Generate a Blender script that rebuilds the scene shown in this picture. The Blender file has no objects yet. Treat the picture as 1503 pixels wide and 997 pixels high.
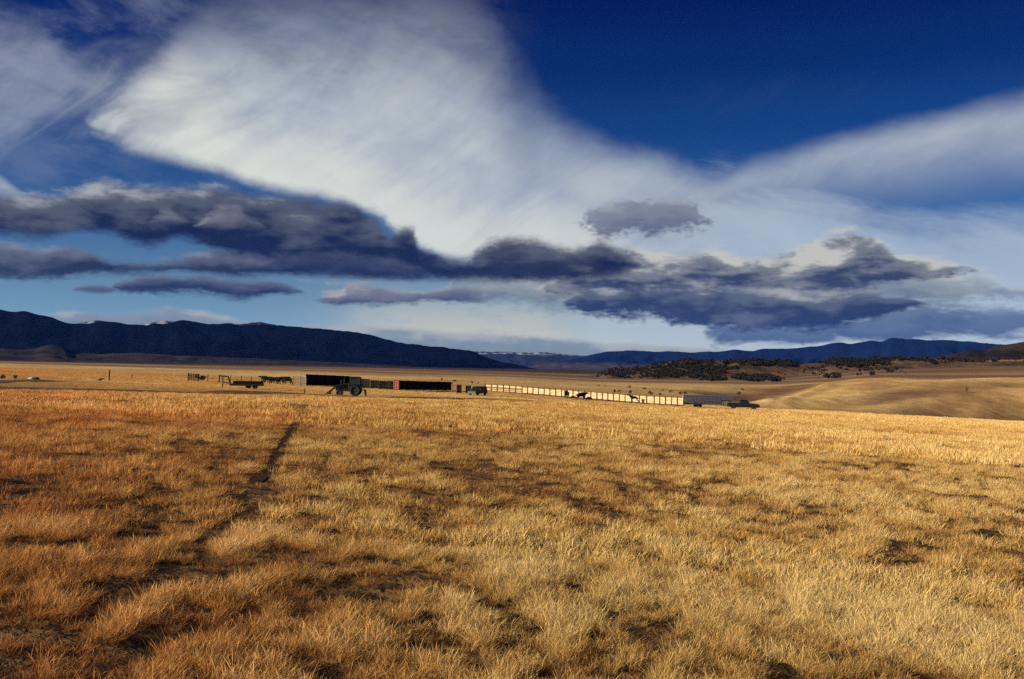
import bpy, bmesh, math, random, os
import numpy as np
from mathutils import Vector, Matrix
R = math.radians
random.seed(7)
rng = np.random.default_rng(11)
scene = bpy.context.scene
COL = scene.collection

# ------------------------------------------------------------------ camera
W, H, LENS = 1503.0, 997.0, 35.0
F = W * LENS / 36.0
EYE = 1.65
PITCH, ROLL = R(1.63), R(1.0)
f0 = Vector((0, math.cos(PITCH), math.sin(PITCH)))
r0 = Vector((1, 0, 0)); u0 = r0.cross(f0)
RIGHT = r0 * math.cos(ROLL) + u0 * math.sin(ROLL)
UP = u0 * math.cos(ROLL) - r0 * math.sin(ROLL)
cam_data = bpy.data.cameras.new('camera'); cam = bpy.data.objects.new('camera', cam_data)
COL.objects.link(cam); scene.camera = cam
cam_data.lens = LENS; cam_data.sensor_width = 36.0
cam_data.clip_start = 0.1; cam_data.clip_end = 90000
cam.matrix_world = Matrix(((RIGHT.x, UP.x, -f0.x, 0), (RIGHT.y, UP.y, -f0.y, 0), (RIGHT.z, UP.z, -f0.z, EYE), (0, 0, 0, 1)))

def ray(x, y):
    """direction seen at a point of the photograph (1503 x 997)"""
    return (f0 * F + RIGHT * (x - W / 2) - UP * (y - H / 2)).normalized()
def az_el(x, y):
    d = ray(x, y); return math.atan2(d.x, d.y), math.asin(d.z)
def z_at(x, y, r):
    d = ray(x, y); return EYE + d.z / math.hypot(d.x, d.y) * r

# ------------------------------------------------------------------ sun
SUN_AZ, SUN_EL = R(-114), R(17)
SUN = Vector((math.sin(SUN_AZ) * math.cos(SUN_EL), math.cos(SUN_AZ) * math.cos(SUN_EL), math.sin(SUN_EL)))
sl = bpy.data.lights.new('sun', 'SUN'); sl.energy = 5.0; sl.angle = R(0.5); sl.color = (1.0, 0.86, 0.66)
so = bpy.data.objects.new('sun', sl); COL.objects.link(so)
so.rotation_euler = SUN.to_track_quat('Z', 'Y').to_euler()

# ------------------------------------------------------------------ node expressions
class Ex:
    """a socket of a node tree with arithmetic"""
    tree = None
    def __init__(s, sock): s.s = sock
    @staticmethod
    def math(op, *a, clamp=False):
        n = Ex.tree.nodes.new('ShaderNodeMath'); n.operation = op; n.use_clamp = clamp
        for i, v in enumerate(a):
            if isinstance(v, Ex): Ex.tree.links.new(v.s, n.inputs[i])
            else: n.inputs[i].default_value = float(v)
        return Ex(n.outputs[0])
    def __add__(s, o): return Ex.math('ADD', s, o)
    __radd__ = __add__
    def __sub__(s, o): return Ex.math('SUBTRACT', s, o)
    def __rsub__(s, o): return Ex.math('SUBTRACT', o, s)
    def __mul__(s, o): return Ex.math('MULTIPLY', s, o)
    __rmul__ = __mul__
    def __truediv__(s, o): return Ex.math('DIVIDE', s, o)
    def min(s, o): return Ex.math('MINIMUM', s, o)
    def max(s, o): return Ex.math('MAXIMUM', s, o)
def setin(node, i, v):
    if isinstance(v, Ex): Ex.tree.links.new(v.s, node.inputs[i])
    else: node.inputs[i].default_value = v
def smooth(v, a, b):
    n = Ex.tree.nodes.new('ShaderNodeMapRange'); n.interpolation_type = 'SMOOTHSTEP'
    setin(n, 0, v); setin(n, 1, a); setin(n, 2, b); n.inputs[3].default_value = 0; n.inputs[4].default_value = 1
    return Ex(n.outputs[0])
def vec(x, y, z):
    n = Ex.tree.nodes.new('ShaderNodeCombineXYZ')
    for i, v in enumerate((x, y, z)): setin(n, i, v)
    return Ex(n.outputs[0])
def xyz(v):
    n = Ex.tree.nodes.new('ShaderNodeSeparateXYZ'); setin(n, 0, v)
    return [Ex(o) for o in n.outputs]
def noise(v, scale=1.0, detail=4.0, rough=0.5, dist=0.0, kind='FBM'):
    n = Ex.tree.nodes.new('ShaderNodeTexNoise'); n.noise_type = kind
    setin(n, 'Vector', v); n.inputs['Scale'].default_value = scale; n.inputs['Detail'].default_value = detail
    n.inputs['Roughness'].default_value = rough; n.inputs['Distortion'].default_value = dist
    return Ex(n.outputs[0])
def curve(v, pts, x0, x1, y0, y1):
    """piecewise curve through pts, v in x0..x1 -> y0..y1"""
    n = Ex.tree.nodes.new('ShaderNodeFloatCurve')
    setin(n, 1, (v - x0) * (1.0 / (x1 - x0)))
    c = n.mapping.curves[0]; n.mapping.extend = 'HORIZONTAL'
    ps = sorted(((x - x0) / (x1 - x0), (y - y0) / (y1 - y0)) for x, y in pts)
    while len(c.points) < len(ps): c.points.new(0.5, 0.5)
    for p, (x, y) in zip(c.points, ps): p.location = (x, y); p.handle_type = 'AUTO_CLAMPED'
    n.mapping.use_clip = False
    n.mapping.update()
    return Ex(n.outputs[0]) * (y1 - y0) + y0
def mixc(f, a, b, mode='MIX'):
    n = Ex.tree.nodes.new('ShaderNodeMix'); n.data_type = 'RGBA'; n.blend_type = mode; n.clamp_factor = True
    setin(n, 0, f); setin(n, 6, a); setin(n, 7, b)
    return Ex(n.outputs[2])
def lin(c): 
    c /= 255.0
    return c / 12.92 if c <= 0.04045 else ((c + 0.055) / 1.055) ** 2.4
def rgb(r, g, b, k=1.0): return (lin(r) * k, lin(g) * k, lin(b) * k, 1.0)
EXPOSURE = 1.0
# ------------------------------------------------------------------ sky: Nishita with high cirrus and low cumulus
world = bpy.data.worlds.new('World'); scene.world = world; world.use_nodes = True
nt = world.node_tree; nt.nodes.clear(); Ex.tree = nt
SKY = 0.1 / 2 ** (EXPOSURE - 0.35)
KS = 1.0 / SKY / 2 ** EXPOSURE
def sk(r, g, b, k=1.0): return rgb(r, g, b, KS * k)
tc = nt.nodes.new('ShaderNodeTexCoord'); dirv = Ex(tc.outputs['Generated'])
dx, dy, dz = xyz(dirv)
A = Ex.math('ARCTAN2', dx, dy) * F          # azimuth, 0 ahead, in units of 1/F rad
E = Ex.math('ARCSINE', dz.max(-1).min(1)) * F     # elevation
ns = nt.nodes.new('ShaderNodeTexSky'); ns.sky_type = 'NISHITA'; ns.sun_disc = False
ns.sun_elevation = SUN_EL; ns.sun_rotation = SUN_AZ % (2 * math.pi); ns.altitude = 1500; ns.air_density = 1.0; ns.dust_density = 0.4; ns.ozone_density = 3.0
# the air column thins quickly on a high, dry plain: sample the sky higher up
nv = vec(dx, dy, dz * 2.6 + 0.03)
nn = nt.nodes.new('ShaderNodeVectorMath'); nn.operation = 'NORMALIZE'; setin(nn, 0, nv)
nt.links.new(nn.outputs[0], ns.inputs[0])
gm = nt.nodes.new('ShaderNodeGamma'); nt.links.new(ns.outputs[0], gm.inputs[0]); gm.inputs[1].default_value = 1.0
base = mixc(1.0, Ex(gm.outputs[0]), (1, 1, 1, 1), 'MULTIPLY')
# this air is clear and dry: deep blue overhead, paler only close to the skyline
cr = nt.nodes.new('ShaderNodeValToRGB'); cr.color_ramp.interpolation = 'EASE'
stops = [(0.0, (0.86, 0.88, 0.80)), (105, (0.80, 0.86, 0.76)), (190, (0.46, 0.66, 0.80)), (270, (0.20, 0.48, 0.78)), (350, (0.075, 0.33, 0.72)), (440, (0.022, 0.18, 0.56)), (540, (0.005, 0.085, 0.42))]
while len(cr.color_ramp.elements) < len(stops): cr.color_ramp.elements.new(0.5)
for el_, (p_, c_) in zip(cr.color_ramp.elements, stops): el_.position = p_ / 560.0; el_.color = (*c_, 1)
setin(cr, 0, E * (1 / 560.0))
base = mixc(1.0, base, Ex(cr.outputs[0]), 'MULTIPLY')

PX = lambda pts: [(az_el(x, y)[0] * F, az_el(x, y)[1] * F) for x, y in pts]
def edge(pts, v): return curve(v, PX(pts), -900, 900, -100, 900)
def along(pts, v):  # a factor that varies with azimuth: (x of photograph, value)
    return curve(v, [(az_el(x, 250)[0] * F, k) for x, k in pts], -900, 900, 0, 1)

# domain warps
q = vec(A, E, 0.0)
w1 = noise(q, 0.012, 5, 0.55) - 0.5
w2 = noise(vec(A, E * 1.6, 7.3), 0.03, 5, 0.6) - 0.5
w3 = noise(vec(A, E * 2.0, 3.1), 0.09, 4, 0.6) - 0.5
# ---- cirrus
wf = noise(vec(A * 0.012 - E * 0.004, E * 0.05 + A * 0.012, 8.8), 1.0, 6, 0.62, 0.3) - 0.5
tipz = smooth(A, -400.0, -640.0)
Ac = A + w1 * 60.0 + wf * (tipz * 70.0 + 14.0)
Ec = E + w1 * 30.0 + w2 * 8.0 + wf * (tipz * 30.0 + 8.0)
# fibres that run down to the right in the sheet
fib = noise(vec(A * 0.0030 + E * 0.0012, E * 0.010 + A * 0.0035, 1.7), 1.0, 4, 0.5, 0.15)
rA = A * 0.83 + E * 0.56; rE = E * 0.83 - A * 0.56
fib3 = noise(vec(rA * 0.005, rE * 0.015, 6.1), 1.0, 7, 0.6, 0.9)
fib2 = noise(vec(A * 0.007 - E * 0.004, E * 0.018 + A * 0.003, 4.2), 1.0, 6, 0.6, 0.25)
top1 = [(60, 175), (100, 168), (125, 158), (150, 142), (190, 112), (230, 78), (270, 46), (320, 25), (400, 14), (500, 14), (600, 16), (650, 22), (690, 42), (718, 78),
        (738, 115), (765, 155), (815, 184), (900, 216), (980, 240), (1045, 256), (1110, 238), (1200, 213), (1300, 188), (1400, 165), (1503, 140), (1560, 125)]
bot1 = [(60, 150), (100, 160), (125, 182), (150, 202), (200, 226), (260, 240), (330, 258), (400, 279), (480, 293), (515, 303), (555, 320), (590, 348), (640, 375), (700, 390), (850, 395), (960, 395), (1060, 335), (1150, 312), (1250, 290), (1350, 278), (1503, 262)]
softT = along([(100, 0.42), (200, 0.46), (300, 0.9), (450, 1.25), (640, 1.5), (720, 1.5), (800, 0.8), (900, 0.4), (1000, 0.30), (1100, 0.24), (1503, 0.24)], A) * 150.0
softB = along([(100, 0.34), (200, 0.24), (400, 0.17), (800, 0.16), (1000, 0.6), (1100, 0.9), (1503, 0.8)], A) * 100.0
fade3 = along([(0, 0.9), (130, 0.8), (210, 0.42), (330, 0.22), (600, 0.14), (1503, 0.14)], A)
eT, eB = edge(top1, Ac), edge(bot1, A + w2 * 34.0 + w1 * 40.0 + wf * (tipz * 60.0 + 10.0))
m1 = smooth(eT - Ec, softT * -0.45, softT * 0.8) * smooth(E + w2 * 7.0 - eB, softB * -0.5, softB)
m1 = m1 * along([(0, 0), (80, 0), (115, 0.30), (160, 0.92), (300, 0.95), (700, 0.9), (900, 0.8), (1040, 0.72), (1150, 0.74), (1300, 0.8), (1503, 0.72)], A + w1 * 40.0)
m1 = m1 * (smooth(fib, 0.15, 0.60) * 0.16 + 0.84) * (smooth(fib3, 0.25, 0.62) * fade3 + 1.0 - fade3) * (smooth(fib2, 0.2, 0.6) * along([(0, 0.5), (300, 0.5), (560, 0.5), (800, 0.25), (1100, 0.2), (1503, 0.3)], A) * smooth(E, 250, 480) + 1.0 - along([(0, 0.5), (300, 0.5), (560, 0.5), (800, 0.25), (1100, 0.2), (1503, 0.3)], A) * smooth(E, 250, 480))
# veil under the right arm
m3 = edge([(780, 290), (900, 290), (1000, 258), (1120, 250), (1200, 262), (1290, 292), (1380, 308), (1503, 298)], A + w2 * 30.0) - (E + w2 * 10.0)
m3 = smooth(m3 + wf * 70.0 + (fib - 0.5) * 60.0, -30.0, 60.0) * along([(0, 0), (760, 0.0), (900, 0.6), (1100, 0.84), (1300, 0.82), (1503, 0.86)], A) * (fib * 0.7 + 0.55)
# wisps at the left
ew = edge([(-60, 20), (0, 22), (60, 35), (110, 70), (170, 78), (230, 80), (260, 110)], Ac) - Ec
eb = Ec - edge([(-60, 235), (0, 228), (60, 205), (110, 190), (160, 172), (220, 140), (260, 110)], Ac)
m4 = smooth(ew + (fib3 - 0.5) * 50.0, -30.0, 60.0) * smooth(eb + (fib3 - 0.5) * 60.0, -34.0, 60.0) * along([(-200, 0.62), (0, 0.62), (60, 0.58), (150, 0.45), (230, 0.45), (290, 0)], A) * (smooth(fib2 * 0.5 + fib3 * 0.5, 0.32, 0.62) * 0.85 + 0.15)
m6 = smooth(edge([(-60, 225), (0, 255), (35, 283), (60, 300)], A) - E, -4.0, 12.0) * 0.5 * smooth(E, 190.0, 230.0) * along([(0, 1), (40, 1), (80, 0)], A)
m7 = smooth(fib2, 0.38, 0.75) * 0.30 * smooth(E, 120.0, 420.0) * along([(0, 1), (250, 1), (480, 0.9), (700, 0.4), (820, 0.0), (1503, 0)], A)
cirA = m1.max(m3).max(m4).max(m6).max(m7)
# brightness of the sheet: bright tip at its left end and a bright lower border
tip = smooth(150.0 - Ex.math('SQRT', (A - PX([(205, 172)])[0][0]) * (A - PX([(205, 172)])[0][0]) * 0.5 + (E - PX([(205, 172)])[0][1]) * (E - PX([(205, 172)])[0][1])), 30.0, 150.0)
low = smooth(110.0 - (E - eB), 0.0, 110.0) * along([(0, 0.2), (200, 0.5), (420, 1), (800, 0.9), (950, 0.25), (1503, 0.0)], A)
fib4 = noise(vec(rA * 0.012, rE * 0.05, 3.3), 1.0, 7, 0.65, 0.5)
m1 = m1 * (0.90 + 0.16 * fib4).min(1.0)
br = (fib4 - 0.5) * 0.22 + (tip * 0.85).max(low * 0.7) + (fib - 0.5) * 0.30 + (fib3 - 0.5) * 0.25 + (w1 * 0.5) + 0.22
cirC = mixc(smooth(br, -0.05, 0.7), sk(172, 184, 198), sk(222, 226, 218))
cirC = mixc(m4.max(m7) - m1, cirC, sk(142, 150, 182))
cirC = mixc(m3 - m1, cirC, sk(176, 194, 210))
sky = mixc(cirA, base, cirC)

# brightening of the air low down in the middle
glow = smooth(150.0 - (E - 20.0), 20.0, 150.0) * smooth(E, -60.0, 20.0) * along([(0, 0.0), (350, 0.03), (480, 0.2), (600, 0.95), (760, 1.0), (860, 0.45), (960, 0.3), (1503, 0.2)], A + w1 * 60.0)
sky = mixc(glow * smooth(noise(vec(A, E * 3.5, 2.2), 0.012, 4, 0.55), 0.05, 0.55), sky, sk(212, 208, 184))

# ---- low clouds
p1 = noise(vec(A * 0.020, E * 0.034, 0.5), 1.0, 6, 0.50, 0.15)
p1s = noise(vec((A - 7.0) * 0.020, (E + 9.0) * 0.034, 0.5), 1.0, 6, 0.50, 0.15)
emb = p1 - p1s                                    # >0 on the side turned to the light
p2 = noise(vec(A * 0.008, E * 0.02, 9.5), 1.0, 4, 0.5, 0.2)
p3 = noise(vec(A * 0.05, E * 0.11, 5.5), 1.0, 5, 0.6, 0.2)
pt = noise(vec(A * 0.011, E * 0.05, 12.5), 1.0, 7, 0.6, 0.5)
ps = noise(vec(A * 0.016, E * 0.036, 2.5), 1.0, 5, 0.5, 0.2)
def bank(sky, top, bot, light, mid, dark, soft=7.0, rag=16.0, alpha=None, darkness=None, bright_top=0.22, opac=0.96, wob=14.0, bias=0.0, rough_bottom=0.5, torn=10.0, puff=0.9):
    light, mid, dark = [(c[0] * k, c[1] * 0.99, c[2] * b, 1) for c, k, b in ((light, 0.98, 0.97), (mid, 0.95, 0.88), (dark, 0.93, 0.85))]
    a = A + w2 * wob * 1.4 + w3 * 6.0
    x0, y0 = top[0]; x1, y1 = top[-1]
    tp = [(x0 - 45, y0 + 30)] + top + [(x1 + 45, y1 + 30)]
    x0, y0 = bot[0]; x1, y1 = bot[-1]
    bp = [(x0 - 45, y0 - 30)] + bot + [(x1 + 45, y1 - 30)]
    t, b = edge(tp, a), edge(bp, a)
    tear = (pt - 0.5) * torn
    up = t - E + (p1 - 0.5) * rag + w3 * rag * 0.6 + tear
    dn = E - b + (p1 - 0.5) * rag * rough_bottom + w3 * rag * 0.6 + tear
    d = up.min(dn)
    m = smooth(d, -soft * 0.6, soft) * opac
    if alpha: m = m * along(alpha, A)
    rel = (t - E) / (t - b).max(6.0)
    s = rel * 1.2 + (p2 - 0.5) * 0.7 - emb * 0.7 - (p3 - 0.5) * 0.04 - (ps - 0.5) * puff - (pt - 0.5) * puff * 0.75 + bias
    if darkness: s = s + along(darkness, A) - 0.5
    c = mixc(smooth(s, -0.22, 0.40), light, mid)
    c = mixc(smooth(s, 0.38, 1.12), c, dark)
    return mixc(m, sky, c)
L_, M_, D_ = sk(172, 174, 180), sk(100, 103, 124), sk(36, 44, 80)
# far banks near the horizon
sky = bank(sky, [(420, 482), (470, 477), (540, 479), (600, 482), (700, 490), (800, 495), (900, 503), (1000, 508), (1080, 520)], [(420, 545), (700, 550), (1080, 550)],
           sk(176, 180, 178), sk(128, 144, 164), sk(96, 118, 152), soft=6, rag=9, wob=8, bias=-0.05)
sky = bank(sky, [(60, 466), (110, 458), (170, 457), (215, 456), (255, 451), (290, 456), (330, 464), (360, 472)], [(60, 480), (360, 490)],
           sk(188, 187, 180), sk(140, 148, 162), sk(108, 118, 142), soft=8, rag=14, wob=8, bias=0.0, opac=0.85, torn=16)
# small low fragments and the right-hand fringe
sky = bank(sky, [(1265, 425), (1300, 412), (1360, 408), (1420, 412), (1470, 420), (1510, 425)], [(1265, 432), (1340, 442), (1430, 440), (1510, 436)], L_, sk(120, 132, 160), sk(86, 100, 142), soft=12, rag=26, opac=0.75, torn=70)
sky = bank(sky, [(1060, 470), (1160, 462), (1260, 455), (1360, 440), (1440, 445), (1510, 450)], [(1060, 505), (1200, 508), (1340, 500), (1510, 492)], sk(150, 162, 182), sk(84, 106, 148), sk(56, 80, 128), soft=14, rag=24, opac=0.9, torn=70)
sky = bank(sky, [(462, 438), (500, 430), (512, 417), (545, 420), (600, 426), (680, 419), (760, 424), (850, 408), (900, 400)], [(462, 441), (500, 446), (570, 448), (620, 446), (700, 443), (760, 436), (840, 442), (900, 440)],
           sk(172, 168, 168), sk(112, 112, 138), sk(62, 70, 112), soft=7, rag=18, torn=34, puff=1.4)
# right-hand cumulus field: pale body, upper, lower
sky = bank(sky, [(700, 392), (820, 385), (900, 372), (1000, 372), (1100, 370), (1200, 362), (1300, 372), (1400, 390), (1450, 405)], [(700, 440), (820, 458), (950, 464), (1100, 476), (1250, 470), (1400, 452), (1450, 440)], sk(200, 199, 192), sk(150, 156, 166), sk(112, 124, 150), soft=22, rag=46, opac=0.8, torn=60, puff=1.8, bias=-0.1)
sky = bank(sky, [(812, 410), (850, 392), (890, 372), (930, 362), (970, 371), (1010, 378), (1050, 371), (1085, 375), (1120, 380), (1150, 368), (1180, 358), (1210, 346), (1245, 340), (1285, 350), (1305, 367), (1335, 380), (1370, 385), (1410, 388), (1432, 396)],
           [(812, 428), (880, 432), (920, 436), (1000, 430), (1060, 426), (1120, 424), (1180, 428), (1250, 427), (1330, 416), (1400, 403), (1432, 399)],
           sk(198, 196, 191), sk(118, 122, 138), sk(48, 58, 98), soft=9, rag=26, torn=40, puff=2.8, bias=-0.02, darkness=[(800, 0.6), (1000, 0.5), (1150, 0.45), (1240, 0.3), (1330, 0.6), (1430, 0.6)])
sky = bank(sky, [(835, 440), (862, 430), (900, 424), (950, 419), (1000, 414), (1060, 420), (1130, 426), (1200, 432), (1260, 426), (1300, 430), (1350, 440)],
           [(835, 452), (870, 465), (950, 468), (990, 474), (1040, 478), (1100, 484), (1200, 484), (1280, 470), (1350, 448)],
           sk(172, 172, 172), sk(90, 99, 124), sk(36, 50, 92), soft=9, rag=26, torn=44, puff=2.0, bias=0.16)
# small ragged cloud
sky = bank(sky, [(852, 320), (870, 296), (905, 290), (945, 280), (960, 288), (1000, 287), (1025, 297), (1034, 316)], [(852, 328), (880, 344), (900, 346), (930, 338), (960, 350), (1000, 344), (1034, 326)],
           sk(170, 175, 186), sk(122, 128, 152), sk(90, 98, 132), soft=16, rag=84, opac=0.85, wob=34, torn=16)
# lower left layers
sky = bank(sky, [(-90, 362), (0, 358), (60, 368), (100, 360), (130, 368), (170, 380), (230, 383), (290, 374), (340, 364), (390, 372), (430, 390)], [(-90, 408), (0, 409), (90, 412), (130, 406), (200, 405), (260, 401), (340, 408), (430, 404)],
           sk(142, 143, 156), sk(92, 96, 120), D_, soft=9, rag=18, torn=26, puff=1.2, bias=0.16)
sky = bank(sky, [(168, 417), (200, 408), (222, 401), (300, 404), (330, 408), (400, 411), (440, 424)], [(168, 425), (200, 430), (300, 433), (350, 440), (400, 435), (440, 430)],
           sk(140, 138, 154), sk(90, 92, 122), sk(34, 42, 82), soft=8, rag=16, torn=24, bias=0.14)
sky = bank(sky, [(112, 421), (135, 416), (165, 422)], [(112, 428), (140, 431), (165, 429)], sk(140, 138, 154), sk(96, 98, 128), sk(60, 64, 104), soft=5, rag=7)
# the main dark bank
sky = bank(sky, [(-90, 285), (0, 281), (60, 285), (100, 279), (130, 271), (160, 263), (200, 271), (260, 274), (330, 274), (370, 282), (430, 290), (490, 296), (520, 301), (540, 314), (558, 324), (570, 344), (582, 338), (600, 333), (612, 344), (616, 360), (640, 368), (668, 380), (685, 378), (700, 366), (722, 354), (750, 348), (790, 350), (820, 358), (850, 362), (880, 352), (905, 362), (930, 380)],
           [(-90, 348), (0, 346), (60, 350), (90, 345), (110, 340), (150, 343), (180, 352), (220, 362), (265, 350), (300, 360), (340, 374), (400, 388), (430, 404), (470, 405), (540, 408), (600, 412), (680, 413), (760, 414), (830, 414), (890, 406), (930, 396)],
           sk(176, 177, 182), sk(86, 90, 110), sk(18, 27, 68), soft=12, rag=19, torn=18, puff=1.25,
           darkness=[(-100, 0.42), (0, 0.42), (150, 0.44), (250, 0.62), (380, 0.66), (480, 0.85), (560, 1.0), (640, 1.0), (720, 0.9), (850, 0.7), (930, 0.6)])
# lens under the dark bank and pale heads inside it
sky = bank(sky, [(388, 386), (420, 375), (480, 371), (540, 376), (590, 386), (622, 398)], [(388, 394), (430, 404), (500, 408), (600, 411), (622, 406)], sk(96, 99, 122), sk(58, 64, 98), sk(30, 38, 76), soft=12, rag=12, opac=0.9)
sky = bank(sky, [(225, 322), (245, 309), (262, 320)], [(225, 328), (262, 328)], sk(150, 151, 162), sk(120, 122, 140), sk(96, 98, 122), soft=12, rag=14, opac=0.75)
sky = bank(sky, [(302, 324), (318, 306), (345, 303), (366, 316), (378, 328)], [(302, 332), (340, 334), (378, 332)], sk(158, 158, 168), sk(124, 126, 144), sk(92, 94, 120), soft=12, rag=18, opac=0.8)
bg = nt.nodes.new('ShaderNodeBackground'); setin(bg, 0, sky); bg.inputs[1].default_value = SKY
wo = nt.nodes.new('ShaderNodeOutputWorld'); nt.links.new(bg.outputs[0], wo.inputs[0])
world.cycles.sampling_method = 'MANUAL'; world.cycles.sample_map_resolution = 512

# ------------------------------------------------------------------ render settings
vs = scene.view_settings; vs.view_transform = 'Standard'; vs.look = 'None'; vs.exposure = EXPOSURE; vs.gamma = 1.0; vs.use_curve_mapping = False
cy = scene.cycles
cy.max_bounces = 5; cy.diffuse_bounces = 2; cy.glossy_bounces = 2; cy.transmission_bounces = 3; cy.transparent_max_bounces = 6; cy.volume_bounces = 0
cy.caustics_reflective = False; cy.caustics_refractive = False
scene.render.use_persistent_data = False

cy.use_denoising = False
# ------------------------------------------------------------------ numeric noise for shaping land and placing plants
def _hash(ix, iy, seed):
    h = (ix.astype(np.int64) * 374761393 + iy.astype(np.int64) * 668265263 + seed * 2147483) & 0xffffffff
    h = ((h ^ (h >> 13)) * 1274126177) & 0xffffffff
    return ((h ^ (h >> 16)) & 0xffff) / 65535.0
def vnoise(x, y, seed=0):
    x = np.asarray(x, float); y = np.asarray(y, float)
    ix, iy = np.floor(x), np.floor(y); fx, fy = x - ix, y - iy
    fx = fx * fx * fx * (fx * (fx * 6 - 15) + 10); fy = fy * fy * fy * (fy * (fy * 6 - 15) + 10)
    a, b = _hash(ix, iy, seed), _hash(ix + 1, iy, seed)
    c, d = _hash(ix, iy + 1, seed), _hash(ix + 1, iy + 1, seed)
    return (a + (b - a) * fx) * (1 - fy) + (c + (d - c) * fx) * fy
def fbm(x, y, seed=0, octv=4, gain=0.5):
    s = 0; amp = 1; tot = 0
    for o in range(octv):
        s = s + amp * vnoise(x * 2 ** o + 17.3 * o, y * 2 ** o - 9.1 * o, seed + o); tot += amp; amp *= gain
    return s / tot
def pchip(xs, ys, x):
    xs = np.asarray(xs, float); ys = np.asarray(ys, float); x = np.clip(x, xs[0], xs[-1])
    h = np.diff(xs); d = np.diff(ys, axis=0) / h.reshape((-1,) + (1,) * (ys.ndim - 1))
    m = np.zeros_like(ys); m[0], m[-1] = d[0], d[-1]
    prod = d[1:] * d[:-1]; den = d[1:] + d[:-1]
    m[1:-1] = np.where(prod > 0, 2 * prod / np.where(np.abs(den) < 1e-12, 1, den), 0)
    i = np.clip(np.searchsorted(xs, x) - 1, 0, len(xs) - 2)
    sh = (-1,) + (1,) * (ys.ndim - 1)
    t = ((x - xs[i]) / h[i]).reshape(sh); hh = h[i].reshape(sh)
    return ((2*t**3 - 3*t**2 + 1) * ys[i] + (t**3 - 2*t**2 + t) * hh * m[i] + (-2*t**3 + 3*t**2) * ys[i+1] + (t**3 - t**2) * hh * m[i+1])

PLANE = lambda X, Y: -0.036 * X - 0.021 * Y
# land seen at each bearing: photograph column, then (distance in m, row of the photograph where the land at that distance stands)
COLS = [
 (0,    [(300, 540), (450, 537.5), (700, 535), (1100, 533), (1600, 531.5), (2500, 530.5), (4000, 529.5), (7000, 529), (12000, 528.6)]),
 (275,  [(260, 553.5), (300, 551), (450, 546.5), (700, 542.5), (1100, 539.5), (1600, 537.5), (2500, 536), (4000, 534.8), (7000, 534), (12000, 533.4)]),
 (500,  [(250, 565), (300, 561), (450, 553.5), (700, 548), (1100, 544), (1600, 541.6), (2500, 539.8), (4000, 538.3), (7000, 537.4), (12000, 536.8)]),
 (751,  [(240, 577.5), (300, 571), (450, 562), (700, 555), (1100, 551.5), (1600, 549), (2500, 546.5), (4000, 544), (7000, 542), (12000, 541.2)]),
 (900,  [(240, 586), (300, 579), (450, 569.5), (700, 562), (1100, 558.5), (1600, 555.5), (2500, 551), (4000, 547.5), (7000, 545.2), (12000, 544.2)]),
 (1000, [(240, 594), (300, 586), (450, 574), (700, 564), (1100, 560), (1600, 556.5), (2500, 551), (4000, 548), (7000, 546.6), (12000, 545.8)]),
 (1100, [(230, 600.5), (300, 601.5), (380, 599), (540, 581), (700, 567), (1000, 562), (1600, 557), (2500, 551), (4000, 549), (7000, 548), (12000, 547.4)]),
 (1207, [(265, 604), (340, 611), (420, 606), (530, 580), (650, 559), (800, 562), (1100, 557), (1600, 549), (2500, 543), (4000, 546), (7000, 549), (12000, 549)]),
 (1287, [(265, 609), (340, 619), (420, 612), (510, 583), (630, 551), (800, 557), (1100, 550.5), (1600, 542.5), (2500, 536), (4000, 540), (7000, 549), (12000, 550)]),
 (1395, [(265, 614.3), (340, 627), (420, 618), (500, 592), (620, 551), (800, 558), (1100, 551), (1600, 539.5), (2500, 531), (4000, 535), (7000, 550), (12000, 551)]),
 (1503, [(265, 619.8), (340, 633), (420, 626), (500, 602), (620, 554), (800, 561), (1100, 552), (1600, 537.5), (2500, 528), (4000, 532), (7000, 551), (12000, 552)]),
]
RG = np.exp(np.linspace(math.log(0.6), math.log(42000), 330))
def col_profile(px, pts):
    az = az_el(px, 560)[0]
    rs = [0.5, 40, 100, 160, 200]
    zs = [PLANE(math.sin(az) * r, math.cos(az) * r) for r in rs]
    for r, y in pts: rs.append(r); zs.append(z_at(px, y, r))
    rs.append(42000); zs.append(zs[-1])
    return az, pchip(np.log(rs), np.array(zs), np.log(RG))
prof = [col_profile(*c) for c in COLS]
azs = [p[0] for p in prof]; pz = [p[1] for p in prof]
def away(az, z0):   # bearings outside the photograph: the plain runs on
    near = PLANE(math.sin(az) * RG, math.cos(az) * RG)
    k = np.clip((np.log(RG) - math.log(150)) / (math.log(500) - math.log(150)), 0, 1); k = k * k * (3 - 2 * k)
    return near * (1 - k) + z0 * k
azs = [-math.pi, -2.2, -1.2] + azs + [1.0, 2.0, math.pi]
pz = [away(-math.pi, -6), away(-2.2, -4), away(-1.2, pz[0] * 0.6)] + pz + [away(1.0, pz[-1] * 0.7), away(2.0, -12), away(math.pi, -6)]
AZF = np.concatenate([np.linspace(-math.pi, -0.9, 46)[:-1], np.linspace(-0.9, 0.9, 641), np.linspace(0.9, math.pi, 46)[1:]])
ZG = pchip(azs, np.array(pz), AZF)           # bearings x distances
Xg = np.sin(AZF)[:, None] * RG[None, :]; Yg = np.cos(AZF)[:, None] * RG[None, :]
lr = np.log(RG)[None, :]
def bump(lo, hi, soft=0.25):
    return 1 / (1 + np.exp(-(lr - math.log(lo)) / soft * 2)) * 1 / (1 + np.exp((lr - math.log(hi)) / soft * 2))
ZG = ZG + (fbm(Xg / 1.7, Yg / 1.7, 5, 3) - 0.5) * 0.10 * bump(0.1, 60)
ZG = ZG + (fbm(Xg / 14, Yg / 14, 8, 3) - 0.5) * 0.35 * bump(12, 220)
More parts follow.
